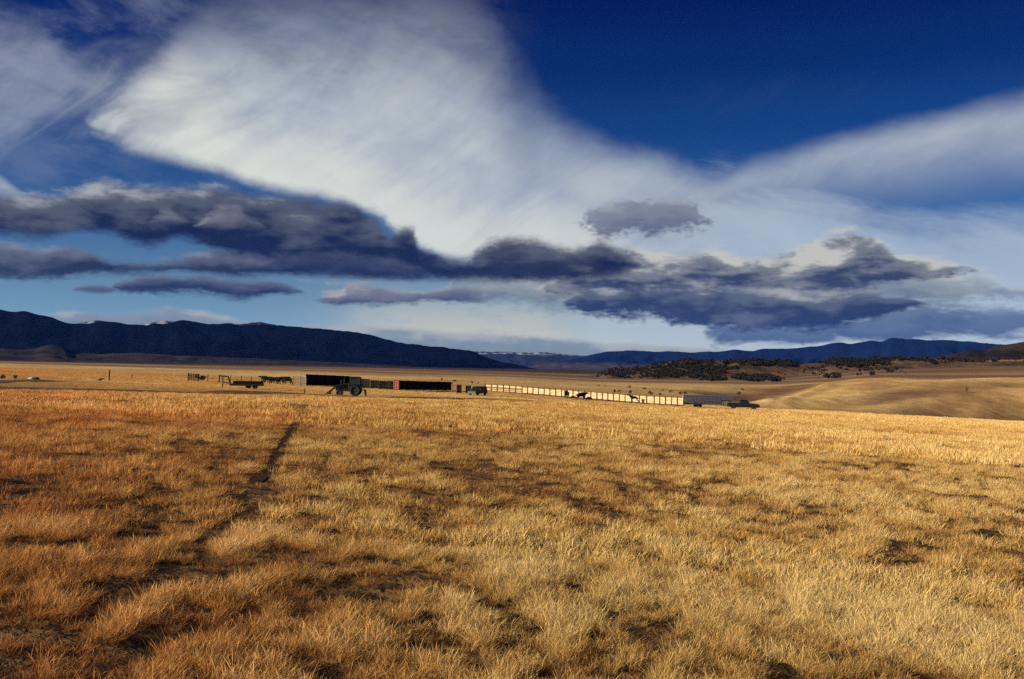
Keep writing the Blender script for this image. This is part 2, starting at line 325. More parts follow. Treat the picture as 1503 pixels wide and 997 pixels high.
def ground(X, Y):
    X = np.asarray(X, float); Y = np.asarray(Y, float)
    az = np.arctan2(X, Y); r = np.maximum(np.hypot(X, Y), RG[0])
    i = np.clip(np.searchsorted(AZF, az) - 1, 0, len(AZF) - 2); u = (az - AZF[i]) / (AZF[i+1] - AZF[i])
    j = (np.log(r) - lr[0, 0]) / (lr[0, 1] - lr[0, 0]); k = np.clip(np.floor(j).astype(int), 0, len(RG) - 2); v = j - k
    return (ZG[i, k] * (1-u) * (1-v) + ZG[i+1, k] * u * (1-v) + ZG[i, k+1] * (1-u) * v + ZG[i+1, k+1] * u * v)
def gz(X, Y): return float(ground(X, Y))
# the golden hills: spurs and gullies running down to the front left
azk = 1 / (1 + np.exp(-(AZF - 0.235) / 0.02))[:, None]
s_ = Xg * 0.80 + Yg * 0.60; t_ = -Xg * 0.60 + Yg * 0.80
g1 = np.abs(fbm(t_ / 95 + 3.3, s_ / 420, 21, 3) - 0.5) * 2
g2 = fbm(t_ / 30, s_ / 160, 33, 3) - 0.5
ZG = ZG + (g1 * 11.0 - 4.0 + g2 * 2.0) * azk * bump(400, 680, 0.12)
# shade of gullies and lower slopes painted brown; lit spurs keep the gold
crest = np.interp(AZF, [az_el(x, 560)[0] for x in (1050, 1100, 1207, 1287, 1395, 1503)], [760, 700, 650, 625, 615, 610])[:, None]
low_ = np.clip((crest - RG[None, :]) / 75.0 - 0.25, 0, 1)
def hit(px, y, rmax=3000):
    d = ray(px, y); h = math.hypot(d.x, d.y); rs = np.exp(np.linspace(math.log(30), math.log(rmax), 3000)); X, Y = d.x / h * rs, d.y / h * rs
    below = np.nonzero(EYE + d.z / h * rs < ground(X, Y))[0]; i = below[0] if len(below) else len(rs) - 1
    return Vector((X[i], Y[i], gz(X[i], Y[i]))), rs[i]
SLOPE_SHADE = np.clip((0.66 - g1 * 1.1 - g2 * 1.3 + low_ * 0.35) * 2.6, 0, 1) * np.clip(low_ * 1.6, 0, 1) * azk * bump(390, 760, 0.05)
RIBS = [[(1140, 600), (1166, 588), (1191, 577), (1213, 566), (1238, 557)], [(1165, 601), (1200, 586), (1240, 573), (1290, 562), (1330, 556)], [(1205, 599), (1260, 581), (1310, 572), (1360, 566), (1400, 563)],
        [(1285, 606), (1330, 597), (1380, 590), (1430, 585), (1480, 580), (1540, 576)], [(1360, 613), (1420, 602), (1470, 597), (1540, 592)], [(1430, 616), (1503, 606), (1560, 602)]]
def dist_line(X, Y, pts):
    d = np.full(X.shape, 1e9)
    for (x0, y0), (x1, y1) in zip(pts[:-1], pts[1:]):
        vx, vy = x1 - x0, y1 - y0; u = np.clip(((X - x0) * vx + (Y - y0) * vy) / (vx * vx + vy * vy), 0, 1)
        d = np.minimum(d, np.hypot(X - x0 - u * vx, Y - y0 - u * vy))
    return d
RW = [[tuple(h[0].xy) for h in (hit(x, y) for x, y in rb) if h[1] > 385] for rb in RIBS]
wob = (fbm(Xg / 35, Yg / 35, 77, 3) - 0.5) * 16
BROWN = [([(1092, 592), (1125, 582), (1160, 572), (1185, 566)], 25), ([(1235, 590), (1290, 584), (1350, 577), (1420, 574), (1470, 572)], 22), ([(1190, 600), (1240, 594), (1275, 590)], 14), ([(1440, 592), (1500, 588), (1560, 586)], 12)]  # brown bands painting the hill's shaded folds and face
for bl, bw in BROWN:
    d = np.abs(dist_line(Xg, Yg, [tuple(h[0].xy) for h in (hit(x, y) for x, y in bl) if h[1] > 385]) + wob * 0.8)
    SLOPE_SHADE = np.maximum(SLOPE_SHADE, np.clip(1.5 - d / bw, 0, 1) * (RG[None, :] > 385) * (RG[None, :] < 760))
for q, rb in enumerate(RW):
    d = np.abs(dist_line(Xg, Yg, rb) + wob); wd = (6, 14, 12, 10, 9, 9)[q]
    e = np.exp(-(d / wd) ** 2); ZG = ZG + e * 2.0 * (RG[None, :] > 360) * (RG[None, :] < 640); SLOPE_SHADE = SLOPE_SHADE * (1 - 0.95 * np.exp(-(d / (wd * 1.2)) ** 2))
# soft swells out on the plain
ZG = ZG + (fbm(Xg / 420, Yg / 260, 40, 4) - 0.5) * 3.0 * bump(380, 2500, 0.3) * (1 - azk * 0.3)
ZG = ZG + (fbm(Xg / 900, Yg / 500, 44, 4) - 0.5) * 12.0 * bump(1300, 3600, 0.3) * azk

def spot(px, r, y=560):
    """a place on the ground at a bearing (photograph column) and a distance"""
    az = az_el(px, y)[0]; X, Y = math.sin(az) * r, math.cos(az) * r
    return Vector((X, Y, gz(X, Y)))
def plane_r(px, y):
    """distance at which the sloping field is met at a point of the photograph"""
    d = ray(px, y); return EYE / (-d.z - 0.036 * d.x - 0.021 * d.y) * math.hypot(d.x, d.y)

def tag(o, label=None, cat=None, group=None, kind=None):
    for k, v in (('label', label), ('category', cat), ('group', group), ('kind', kind)):
        if v: o[k] = v
    return o
def grid_mesh(name, X, Y, Z, mat, wrap=False):
    n, m = Z.shape
    co = np.stack([X, Y, Z], -1).reshape(-1, 3)
    i, j = np.meshgrid(np.arange(n if wrap else n - 1), np.arange(m - 1), indexing='ij')
    i2 = (i + 1) % n
    f = np.stack([i * m + j, i * m + j + 1, i2 * m + j + 1, i2 * m + j], -1).reshape(-1, 4)
    me = bpy.data.meshes.new(name); me.vertices.add(len(co)); me.vertices.foreach_set('co', co.ravel())
    me.loops.add(f.size); me.loops.foreach_set('vertex_index', f.ravel().astype(np.int32))
    me.polygons.add(len(f)); me.polygons.foreach_set('loop_start', np.arange(0, f.size, 4, dtype=np.int32))
    me.polygons.foreach_set('use_smooth', np.ones(len(f), bool))
    me.update(calc_edges=True)
    bm = bmesh.new(); bm.from_mesh(me); bmesh.ops.recalc_face_normals(bm, faces=bm.faces)
    if sum(fc.normal.z for fc in list(bm.faces)[:2000]) < 0: bmesh.ops.reverse_faces(bm, faces=bm.faces)
    bm.to_mesh(me); bm.free()
    me.materials.append(mat)
    o = bpy.data.objects.new(name, me); COL.objects.link(o); return o

def material(name):
    m = bpy.data.materials.new(name); m.use_nodes = True; m.node_tree.nodes.clear(); Ex.tree = m.node_tree
    return m
def surface(color, rough=0.9, bump_h=None, bump_s=0.4, bump_d=0.1, spec=0.2, metal=0.0, **kw):
    t = Ex.tree; b = t.nodes.new('ShaderNodeBsdfPrincipled'); o = t.nodes.new('ShaderNodeOutputMaterial')
    setin(b, 'Base Color', color); setin(b, 'Roughness', rough); b.inputs['Specular IOR Level'].default_value = spec; setin(b, 'Metallic', metal)
    if bump_h is not None:
        bp = t.nodes.new('ShaderNodeBump'); bp.inputs['Strength'].default_value = bump_s; bp.inputs['Distance'].default_value = bump_d
        setin(bp, 'Height', bump_h); t.links.new(bp.outputs[0], b.inputs['Normal'])
    t.links.new(b.outputs[0], o.inputs[0]); return b
def position():
    n = Ex.tree.nodes.new('ShaderNodeNewGeometry'); return Ex(n.outputs['Position'])
def ramp(v, stops, interp='LINEAR'):
    n = Ex.tree.nodes.new('ShaderNodeValToRGB'); c = n.color_ramp; c.interpolation = interp
    while len(c.elements) < len(stops): c.elements.new(0.5)
    for e, (p, col) in zip(c.elements, stops): e.position = p; e.color = (*col, 1)
    setin(n, 0, v); return Ex(n.outputs[0])

# ---- ground material: bare soil close by, dry grass further, sage and stubble on the plain
GROUND = material('dry_grassland')
P = position(); gx, gy, gz_ = xyz(P)
rad = Ex.math('SQRT', gx * gx + gy * gy)
lg = Ex.math('LOGARITHM', rad.max(0.5), 10.0)
soil = ramp(noise(P, 2.2, 5, 0.6), [(0.3, (0.016, 0.008, 0.005)), (0.7, (0.052, 0.027, 0.013))])
thatch = ramp(noise(P, 5.0, 5, 0.65), [(0.3, (0.08, 0.042, 0.018)), (0.7, (0.22, 0.125, 0.045))])
closeby = mixc(smooth(noise(P, 2.6, 5, 0.65), 0.40, 0.56), soil, thatch)
trod = ramp(noise(vec(gx * 0.12, gy * 0.05, 0.0), 1.0, 6, 0.6), [(0.3, (0.30, 0.17, 0.055)), (0.5, (0.40, 0.25, 0.085)), (0.7, (0.48, 0.32, 0.12))])
far1 = ramp(noise(vec(gx * 0.012, gy * 0.006, 0.3), 1.0, 6, 0.6), [(0.30, (0.30, 0.185, 0.085)), (0.48, (0.50, 0.345, 0.15)), (0.62, (0.64, 0.465, 0.215))])
# broad stripes of sage brush and cured grass across the plain
stripe = noise(vec(gx * 0.0008, gy * 0.0042 + gx * 0.0006, 5.1), 1.0, 5, 0.55)
plain = ramp(stripe, [(0.36, (0.085, 0.053, 0.045)), (0.48, (0.155, 0.094, 0.062)), (0.58, (0.27, 0.165, 0.082)), (0.68, (0.44, 0.29, 0.125))])
vast = ramp(noise(vec(gx * 0.0003, gy * 0.0012, 2.0), 1.0, 4, 0.5), [(0.35, (0.022, 0.020, 0.026)), (0.65, (0.050, 0.038, 0.038))])  # far plain: cloud shade put into a dark, cool colour
c = mixc(smooth(rad, 45.0, 110.0), closeby, trod)
c = mixc(smooth(rad, 230.0, 420.0), c, far1)
fa = Ex.tree.nodes.new('ShaderNodeAttribute'); fa.attribute_name = 'slope_shade'
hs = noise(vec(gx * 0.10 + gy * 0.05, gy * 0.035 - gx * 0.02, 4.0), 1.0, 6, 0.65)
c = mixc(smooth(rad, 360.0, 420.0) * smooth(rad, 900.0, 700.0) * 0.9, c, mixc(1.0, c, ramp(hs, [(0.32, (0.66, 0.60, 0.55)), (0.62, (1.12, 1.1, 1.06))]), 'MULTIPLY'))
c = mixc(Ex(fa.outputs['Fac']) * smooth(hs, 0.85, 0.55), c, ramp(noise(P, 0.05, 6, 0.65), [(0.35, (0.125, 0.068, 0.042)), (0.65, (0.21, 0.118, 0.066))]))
c = mixc(smooth(rad, 620.0, 1000.0), c, plain)
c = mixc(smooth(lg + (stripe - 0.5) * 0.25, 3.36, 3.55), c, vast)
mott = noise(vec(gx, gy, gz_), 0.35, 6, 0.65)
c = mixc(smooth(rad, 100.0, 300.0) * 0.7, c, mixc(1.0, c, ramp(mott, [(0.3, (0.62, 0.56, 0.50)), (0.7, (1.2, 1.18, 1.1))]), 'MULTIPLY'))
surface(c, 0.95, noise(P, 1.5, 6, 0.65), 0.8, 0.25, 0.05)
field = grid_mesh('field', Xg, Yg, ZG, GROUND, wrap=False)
ba = field.data.attributes.new('slope_shade', 'FLOAT', 'POINT'); ba.data.foreach_set('value', SLOPE_SHADE.astype(np.float32).ravel())
tag(field, kind='structure')

# ---- mountains
def ridge_line(ctrl, D, azg, jag, seed):
    a = [az_el(x, y)[0] for x, y in ctrl]; z = [z_at(x, y, D) for x, y in ctrl]
    zz = pchip(a, np.array(z), azg)
    return zz + (fbm(azg * D / max(85.0, D * 0.012), azg * 0 + seed, seed, 5, 0.6) - 0.5) * jag
def mountain(name, ctrl, D, front, back, base, jag, gully, mat, seed, n_az=260, n_d=70, power=1.25):
    a0, a1 = az_el(*ctrl[0])[0], az_el(*ctrl[-1])[0]
    azg = np.linspace(a0, a1, n_az)
    top = ridge_line(ctrl, D, azg, jag, seed)
    t = np.linspace(-1, 1, n_d)                     # -1 front foot, 0 crest, 1 back foot
    rr = np.where(t < 0, D + t * front, D + t * back)
    X = np.sin(azg)[:, None] * rr[None]; Y = np.cos(azg)[:, None] * rr[None]
    prof = (1 - np.abs(t)) ** power
    rel = np.maximum(top - base, 1.0)[:, None] * prof[None]
    k = (1 - np.abs(t))[None] * np.abs(t)[None] * 4
    wx = D * azg[:, None] + 0 * rr[None] ; 
    warp = (fbm(X / (front * 0.5), Y / (front * 0.5), seed + 3, 3) - 0.5) * front * 0.35
    g = np.abs(fbm((wx + warp) / (front * 0.16), (rr[None] + warp) / (front * 0.9), seed + 9, 4) - 0.5) * 2
    g2 = fbm((wx + warp) / (front * 0.05), rr[None] / (front * 0.16) + warp * 0, seed + 15, 4) - 0.5
    rel = rel * (1 - gully * k * (1 - g)) + g2 * gully * 0.35 * np.sqrt(rel * np.maximum(top.max() - base, 1)) * k
    Z = base + rel - 8 * (np.abs(t)[None] > 0.999)
    o = grid_mesh(name, X, Y, Z, mat); tag(o, kind='structure'); return o

def mountain_mat(name, lo, hi, snow_from=None, scale=0.0012, snow_band=180, foot=None, foot_z=0):
    m = material(name); Pm = position(); _, _, mz = xyz(Pm)
    n = noise(Pm, scale, 8, 0.62)
    col = ramp(n, [(0.36, lo), (0.62, hi)])
    if foot:
        f = smooth(mz + (noise(Pm, scale * 1.5, 5, 0.6) - 0.5) * 160.0, foot_z - 40.0, foot_z + 40.0)
        col = mixc(f, (*foot, 1), col)
    if snow_from is not None:
        sn = smooth(mz + (noise(Pm, scale * 3.0, 6, 0.6) - 0.5) * snow_band * 3.2, snow_from, snow_from + snow_band)
        col = mixc(sn * smooth(noise(Pm, scale * 5, 5, 0.6), 0.45, 0.60), col, (0.27, 0.29, 0.33, 1))
    surface(col, 0.95, noise(Pm, scale * 6, 8, 0.7), 0.9, 12.0, 0.0)
    return m
FOREST = mountain_mat('shadowed_mountain_forest', (0.0006, 0.0013, 0.005), (0.002, 0.003, 0.009))  # forest colour darkened to carry the cloud shadow
mountain('mountain', [(-420, 470), (-300, 440), (-150, 447), (-60, 446), (0, 451), (16, 454.5), (35, 454), (53, 459), (80, 466), (106, 473), (120, 474), (144, 473), (165, 471.5), (186, 475), (213, 476.5), (229, 474), (240, 474.5),
         (269, 468.6), (287, 471), (319, 475), (338, 472), (354, 476), (381, 474.5), (400, 475.5), (450, 479), (500, 484), (540, 489), (580, 500), (620, 506), (660, 510), (690, 514), (710, 522), (740, 531), (790, 541.5)],
         12000, 4200, 4500, -30, 26, 0.6, FOREST, 61, 420, 90)
SNOWY = mountain_mat('snowy_back_ridge', (0.006, 0.008, 0.012), (0.02, 0.022, 0.028), snow_from=330, snow_band=120)
mountain('mountain', [(60, 500), (95, 480), (110, 473.5), (126, 469.8), (144, 468.0), (160, 469), (176, 474), (200, 477), (222, 471.5), (238, 469.8), (256, 469.4), (275, 472), (310, 476), (345, 473.5), (360, 472), (381, 471.3), (400, 474.5), (420, 479), (460, 492), (520, 510)], 15500, 3500, 3500, -30, 32, 0.5, SNOWY, 66, 200, 60)
FOOT = mountain_mat('foothill_scrub', (0.014, 0.013, 0.018), (0.045, 0.036, 0.036), scale=0.003)
mountain('foothill', [(-420, 512), (-200, 509), (-50, 509), (0, 510.5), (25, 513), (50, 511), (62, 507), (76, 505.5), (95, 509), (108, 516), (140, 519), (200, 517.5), (260, 521), (330, 524), (400, 527), (480, 531), (600, 537)],
         7600, 1300, 1500, -20, 6, 0.35, FOOT, 72, 260, 50)
BLUE = mountain_mat('blue_range', (0.002, 0.008, 0.036), (0.005, 0.014, 0.050), snow_from=840, snow_band=80, foot=(0.05, 0.04, 0.04), foot_z=110)  # aerial blue put into the slope colour, on top of the haze
mountain('mountain', [(760, 541.5), (790, 535), (820, 530), (850, 524.6), (866, 520.6), (890, 515.5), (924, 514), (956, 514.7), (983, 514), (1010, 516.5), (1031, 515.8), (1063, 514), (1079, 512), (1103, 514), (1121, 510.5), (1169, 509.4),
         (1196, 507), (1233, 500.6), (1249, 503), (1282, 497.5), (1293, 500), (1312, 494), (1341, 496), (1368, 497), (1395, 497.5), (1422, 500), (1462, 503), (1503, 506), (1600, 512), (1750, 520)],
         20000, 5000, 4000, -20, 34, 0.5, BLUE, 83, 420, 70)
PALE = mountain_mat('snowy_range', (0.010, 0.013, 0.018), (0.025, 0.027, 0.03), snow_from=380, snow_band=60)
mountain('mountain', [(560, 530), (620, 521), (660, 519), (700, 515), (740, 515.5), (765, 517), (800, 516), (830, 519), (870, 523), (900, 528), (960, 536)],
         31000, 5000, 4000, -20, 22, 0.4, PALE, 94, 240, 60)
RIDGE = mountain_mat('rocky_ridge', (0.035, 0.026, 0.022), (0.15, 0.098, 0.060), scale=0.012)
rk = mountain('rocky_hill', [(800, 556), (840, 553), (865, 551), (877, 549), (895, 542.5), (922, 541), (940, 541), (962, 534.5), (988, 531), (1015, 527.5), (1036, 528.8), (1060, 527.5), (1068, 529.2), (1090, 527), (1105, 525.5), (1130, 527), (1156, 527.5), (1177, 531),
         (1201, 530.5), (1228, 524.5), (1249, 524), (1282, 524), (1298, 525), (1330, 525), (1381, 526.5), (1440, 528), (1500, 530), (1560, 534)],
         1750, 520, 500, -24, 6, 0.28, RIDGE, 101, 360, 60, power=1.3)
DARK = mountain_mat('dark_hill_scrub', (0.012, 0.011, 0.012), (0.045, 0.032, 0.026), scale=0.006)
dk = mountain('dark_hill', [(1290, 530), (1340, 526), (1381, 522), (1410, 515), (1425, 512), (1440, 513), (1467, 505), (1503, 500), (1560, 492), (1650, 490), (1750, 500)],
         3600, 600, 700, -10, 9, 0.4, DARK, 117, 260, 50)

# ---- the air
hz = bpy.data.meshes.new('haze'); bm = bmesh.new(); bmesh.ops.create_cube(bm, size=1.0)
zlo, zhi = float(ZG.min()) - 45, 1500.0
for v in bm.verts: v.co = Vector((v.co.x * 70000, v.co.y * 70000, zlo + (v.co.z + 0.5) * (zhi - zlo)))
bm.to_mesh(hz); bm.free()
haze = bpy.data.objects.new('haze', hz); COL.objects.link(haze); tag(haze, kind='stuff')
hm = material('haze'); vp = hm.node_tree.nodes.new('ShaderNodeVolumePrincipled'); ho = hm.node_tree.nodes.new('ShaderNodeOutputMaterial')
vp.inputs['Color'].default_value = (0.08, 0.23, 1.0, 1); vp.inputs['Density'].default_value = 0.5e-5; vp.inputs['Anisotropy'].default_value = 0.0
hm.node_tree.links.new(vp.outputs[0], ho.inputs['Volume']); hz.materials.append(hm)
# ------------------------------------------------------------------ the grass: tufts of blades, set out by density, height and tint
def blade_mesh(name, n, spread, hmin, hmax, w, lean, heads, seed, mat, seg=3, wind=0.10):
    g = np.random.default_rng(seed); vs_, fs = [], []
    for b in range(n):
        a = g.uniform(0, 2 * math.pi); rr = spread * math.sqrt(g.uniform()); bx_, by_ = rr * math.cos(a), rr * math.sin(a)
        h = g.uniform(hmin, hmax); la = a + g.normal(0, 0.9); l = abs(g.normal(lean, lean * 0.5)) * h
        lx, ly = math.cos(la) * l + wind * h * g.uniform(0.3, 1.4), math.sin(la) * l
        fa = g.uniform(0, math.pi); wx, wy = math.cos(fa) * w * 0.5, math.sin(fa) * w * 0.5
        k = len(vs_); head = g.uniform() < heads
        for s in range(seg + 1):
            t = s / seg; c = t ** 1.7
            ww = (1 - t * 0.75) if s < seg else 0.12
            if head and s == seg - 1: ww = 1.5
            x, y, z = bx_ + lx * c, by_ + ly * c, h * (t - 0.16 * t * t * (l / h + wind)) - 0.02
            vs_ += [(x - wx * ww, y - wy * ww, z), (x + wx * ww, y + wy * ww, z)]
            if s: fs.append((k + 2*s - 2, k + 2*s - 1, k + 2*s + 1, k + 2*s))
    me = bpy.data.meshes.new(name); me.from_pydata(vs_, [], fs); me.materials.append(mat); me.update()
    return me

GRASS = material('cured_grass'); t = GRASS.node_tree
at = t.nodes.new('ShaderNodeAttribute'); at.attribute_type = 'INSTANCER'; at.attribute_name = 'tint'
oi = t.nodes.new('ShaderNodeObjectInfo'); geo = t.nodes.new('ShaderNodeNewGeometry')
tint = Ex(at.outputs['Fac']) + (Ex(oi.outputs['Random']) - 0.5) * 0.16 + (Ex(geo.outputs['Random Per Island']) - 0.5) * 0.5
gcol = ramp(tint, [(0.0, (0.075, 0.030, 0.015)), (0.25, (0.25, 0.096, 0.032)), (0.5, (0.48, 0.262, 0.076)), (0.75, (0.62, 0.405, 0.13)), (1.0, (0.74, 0.55, 0.24))])
ar = t.nodes.new('ShaderNodeAttribute'); ar.attribute_type = 'INSTANCER'; ar.attribute_name = 'left_shade'
gcol = mixc(Ex(ar.outputs['Fac']), gcol, mixc(1.0, gcol, (1.06, 0.66, 0.58, 1), 'MULTIPLY'))
gcol = mixc(smooth(Ex(geo.outputs['Random Per Island']), 0.90, 0.93), gcol, (0.19, 0.155, 0.085, 1))
df = t.nodes.new('ShaderNodeBsdfDiffuse'); tl = t.nodes.new('ShaderNodeBsdfTranslucent'); mx = t.nodes.new('ShaderNodeMixShader'); oo = t.nodes.new('ShaderNodeOutputMaterial')
setin(df, 0, gcol); setin(tl, 0, gcol); mx.inputs[0].default_value = 0.28
t.links.new(df.outputs[0], mx.inputs[1]); t.links.new(tl.outputs[0], mx.inputs[2]); t.links.new(mx.outputs[0], oo.inputs[0])

TRAIL = [(-3.6, 12.5), (-4.35, 17.0)] + [(lambda r, p: (p.x, p.y))(0, spot(px, plane_r(px, y), y)) for px, y in ((398, 676), (408, 660), (421, 641), (433, 621), (444, 604), (452, 595))]
TRAIL = TRAIL[1:]
PXL = lambda pts: [tuple(spot(x, plane_r(x, y), y).xy) for x, y in pts]
TRAIL_B = PXL([(388, 688), (362, 728), (300, 785), (225, 838), (160, 872), (90, 925), (20, 975)])
RIDGE_B = PXL([(425, 735), (370, 765), (290, 800), (235, 845), (190, 885), (130, 940), (50, 985)])
def seg_dist(X, Y, pts):
    d = np.full(X.shape, 1e9)
    for (x0, y0), (x1, y1) in zip(pts[:-1], pts[1:]):
        vx, vy = x1 - x0, y1 - y0; u = np.clip(((X - x0) * vx + (Y - y0) * vy) / (vx * vx + vy * vy), 0, 1)
        d = np.minimum(d, np.hypot(X - x0 - u * vx, Y - y0 - u * vy))
    return d
# the tall grass ends before the working ground round the pens
edge_px = [(-300, 566), (0, 567), (300, 578), (500, 585), (700, 588), (850, 594), (1000, 601), (1075, 605)]
edge_az = np.array([az_el(x, y)[0] for x, y in edge_px]); edge_r = np.array([plane_r(x, y) * 0.99 for x, y in edge_px])
edge_az = np.append(edge_az, [az_el(1150, 600)[0], 1.2]); edge_r = np.append(edge_r, [400, 400])
# hand-placed bare hollows (photograph position, half width in m along/across)
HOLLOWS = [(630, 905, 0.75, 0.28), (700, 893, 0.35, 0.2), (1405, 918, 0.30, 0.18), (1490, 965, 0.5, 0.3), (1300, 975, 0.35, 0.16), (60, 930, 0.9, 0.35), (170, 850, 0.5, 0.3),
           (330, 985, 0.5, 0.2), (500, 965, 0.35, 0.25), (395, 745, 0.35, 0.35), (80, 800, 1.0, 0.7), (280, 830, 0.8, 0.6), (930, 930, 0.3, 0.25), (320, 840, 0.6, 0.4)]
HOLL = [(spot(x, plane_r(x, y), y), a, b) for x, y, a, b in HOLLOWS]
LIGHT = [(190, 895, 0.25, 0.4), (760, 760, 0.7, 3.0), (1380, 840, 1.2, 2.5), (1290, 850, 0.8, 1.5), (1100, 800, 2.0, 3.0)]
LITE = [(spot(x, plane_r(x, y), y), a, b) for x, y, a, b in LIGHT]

TRACKS = [([tuple(spot(x, plane_r(x, y), y).xy) for x, y in [(-260, 570), (-100, 569.5), (0, 570), (150, 571.5), (300, 575.5), (420, 578), (500, 582), (620, 584.5), (760, 588), (900, 594)]], 3.0), ([tuple(spot(x, plane_r(x, y), y).xy) for x, y in [(-200, 561), (-80, 560.5), (0, 560), (40, 559.5), (75, 558.5)]], 5.0)]
def scatter(r0, r1, dens, amax, seed):
    g = np.random.default_rng(seed); n = int(0.5 * (r1 * r1 - r0 * r0) * 2 * amax * dens)
    r = np.sqrt(g.uniform(r0 * r0, r1 * r1, n)); a = g.uniform(-amax, amax, n)
    X, Y = np.sin(a) * r, np.cos(a) * r
    cl = fbm(X / 0.55, Y / 0.8, 51, 3); pa = fbm(X / 2.8, Y / 4.4, 57, 4); big = fbm(X / 22.0, Y / 40.0, 63, 3)
    fn = fbm(X / 0.22, Y / 0.3, 91, 2)
    dns = (cl - 0.5) * 1.35 + (pa - 0.5) * 0.35 + (fn - 0.5) * 2.3 + 0.60
    hgt = 0.58 + (pa - 0.45) * 0.3 + (cl - 0.5) * 0.6 + (fn - 0.5) * 0.8
    tn = 0.56 + (pa - 0.5) * 0.5 + (cl - 0.5) * 0.9 + (fn - 0.5) * 0.5 + (big - 0.5) * 0.4
    # sun-angle shade painted into the tint: darker left and close by, paler right
    side = np.clip((a + 0.30) / 0.60, -0.3, 1.2)
    tn = tn + (side - 0.40) * 0.12 - 0.08 * np.clip((13 - r) / 9, 0, 1)
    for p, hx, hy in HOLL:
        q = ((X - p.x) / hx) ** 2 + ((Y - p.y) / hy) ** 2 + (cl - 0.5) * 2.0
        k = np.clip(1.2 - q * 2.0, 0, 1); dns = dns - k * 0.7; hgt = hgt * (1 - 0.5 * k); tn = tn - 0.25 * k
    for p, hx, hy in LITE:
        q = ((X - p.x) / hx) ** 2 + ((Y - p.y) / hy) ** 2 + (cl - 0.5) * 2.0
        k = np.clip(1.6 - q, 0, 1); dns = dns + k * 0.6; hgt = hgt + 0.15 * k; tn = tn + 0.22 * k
    d = seg_dist(X, Y, TRAIL); k = np.clip(1.5 - d / (0.07 + 0.0022 * r), 0, 1); dns = dns - 2.5 * k * (0.6 + cl * 0.8); tn = tn - 0.5 * k; hgt = hgt * (1 - 0.7 * k)
    d = seg_dist(X, Y, TRAIL_B); k = np.clip(1.5 - d / (0.10 + 0.006 * r), 0, 1) * (0.35 + 0.9 * cl); dns = dns - 1.15 * k; tn = tn - 0.28 * k; hgt = hgt * (1 - 0.45 * k)
    d = seg_dist(X, Y, RIDGE_B); k = np.clip(1.5 - d / (0.12 + 0.008 * r), 0, 1) * (0.25 + 1.2 * cl); dns = dns + 0.5 * k; tn = tn + 0.20 * k; hgt = hgt + 0.15 * k
    er = np.interp(a, edge_az, edge_r)
    k = np.clip((r - er) / (er * 0.16) + (pa - 0.5) * 1.2, 0, 1)
    hgt = hgt * (1 - 0.80 * k); tn = tn + 0.06 * k; dns = dns - 0.1 * k
    for tp_, tw_ in TRACKS:
        d = seg_dist(X, Y, tp_); k = np.clip((tw_ + 1.5 - d) / 1.5, 0, 1); dns = np.where(k > 0.5, -1.0, dns); hgt = hgt * (1 - 0.5 * np.clip((tw_ + 14 - d) / 14, 0, 1) * (Y > 0))
    keep = g.uniform(size=n) < np.clip(dns, 0.03, 1.0)
    hgt = np.clip(hgt * g.uniform(0.5, 1.4, n), 0.10, 1.5)
    return X[keep], Y[keep], hgt[keep], np.clip(tn, 0.02, 0.98)[keep]

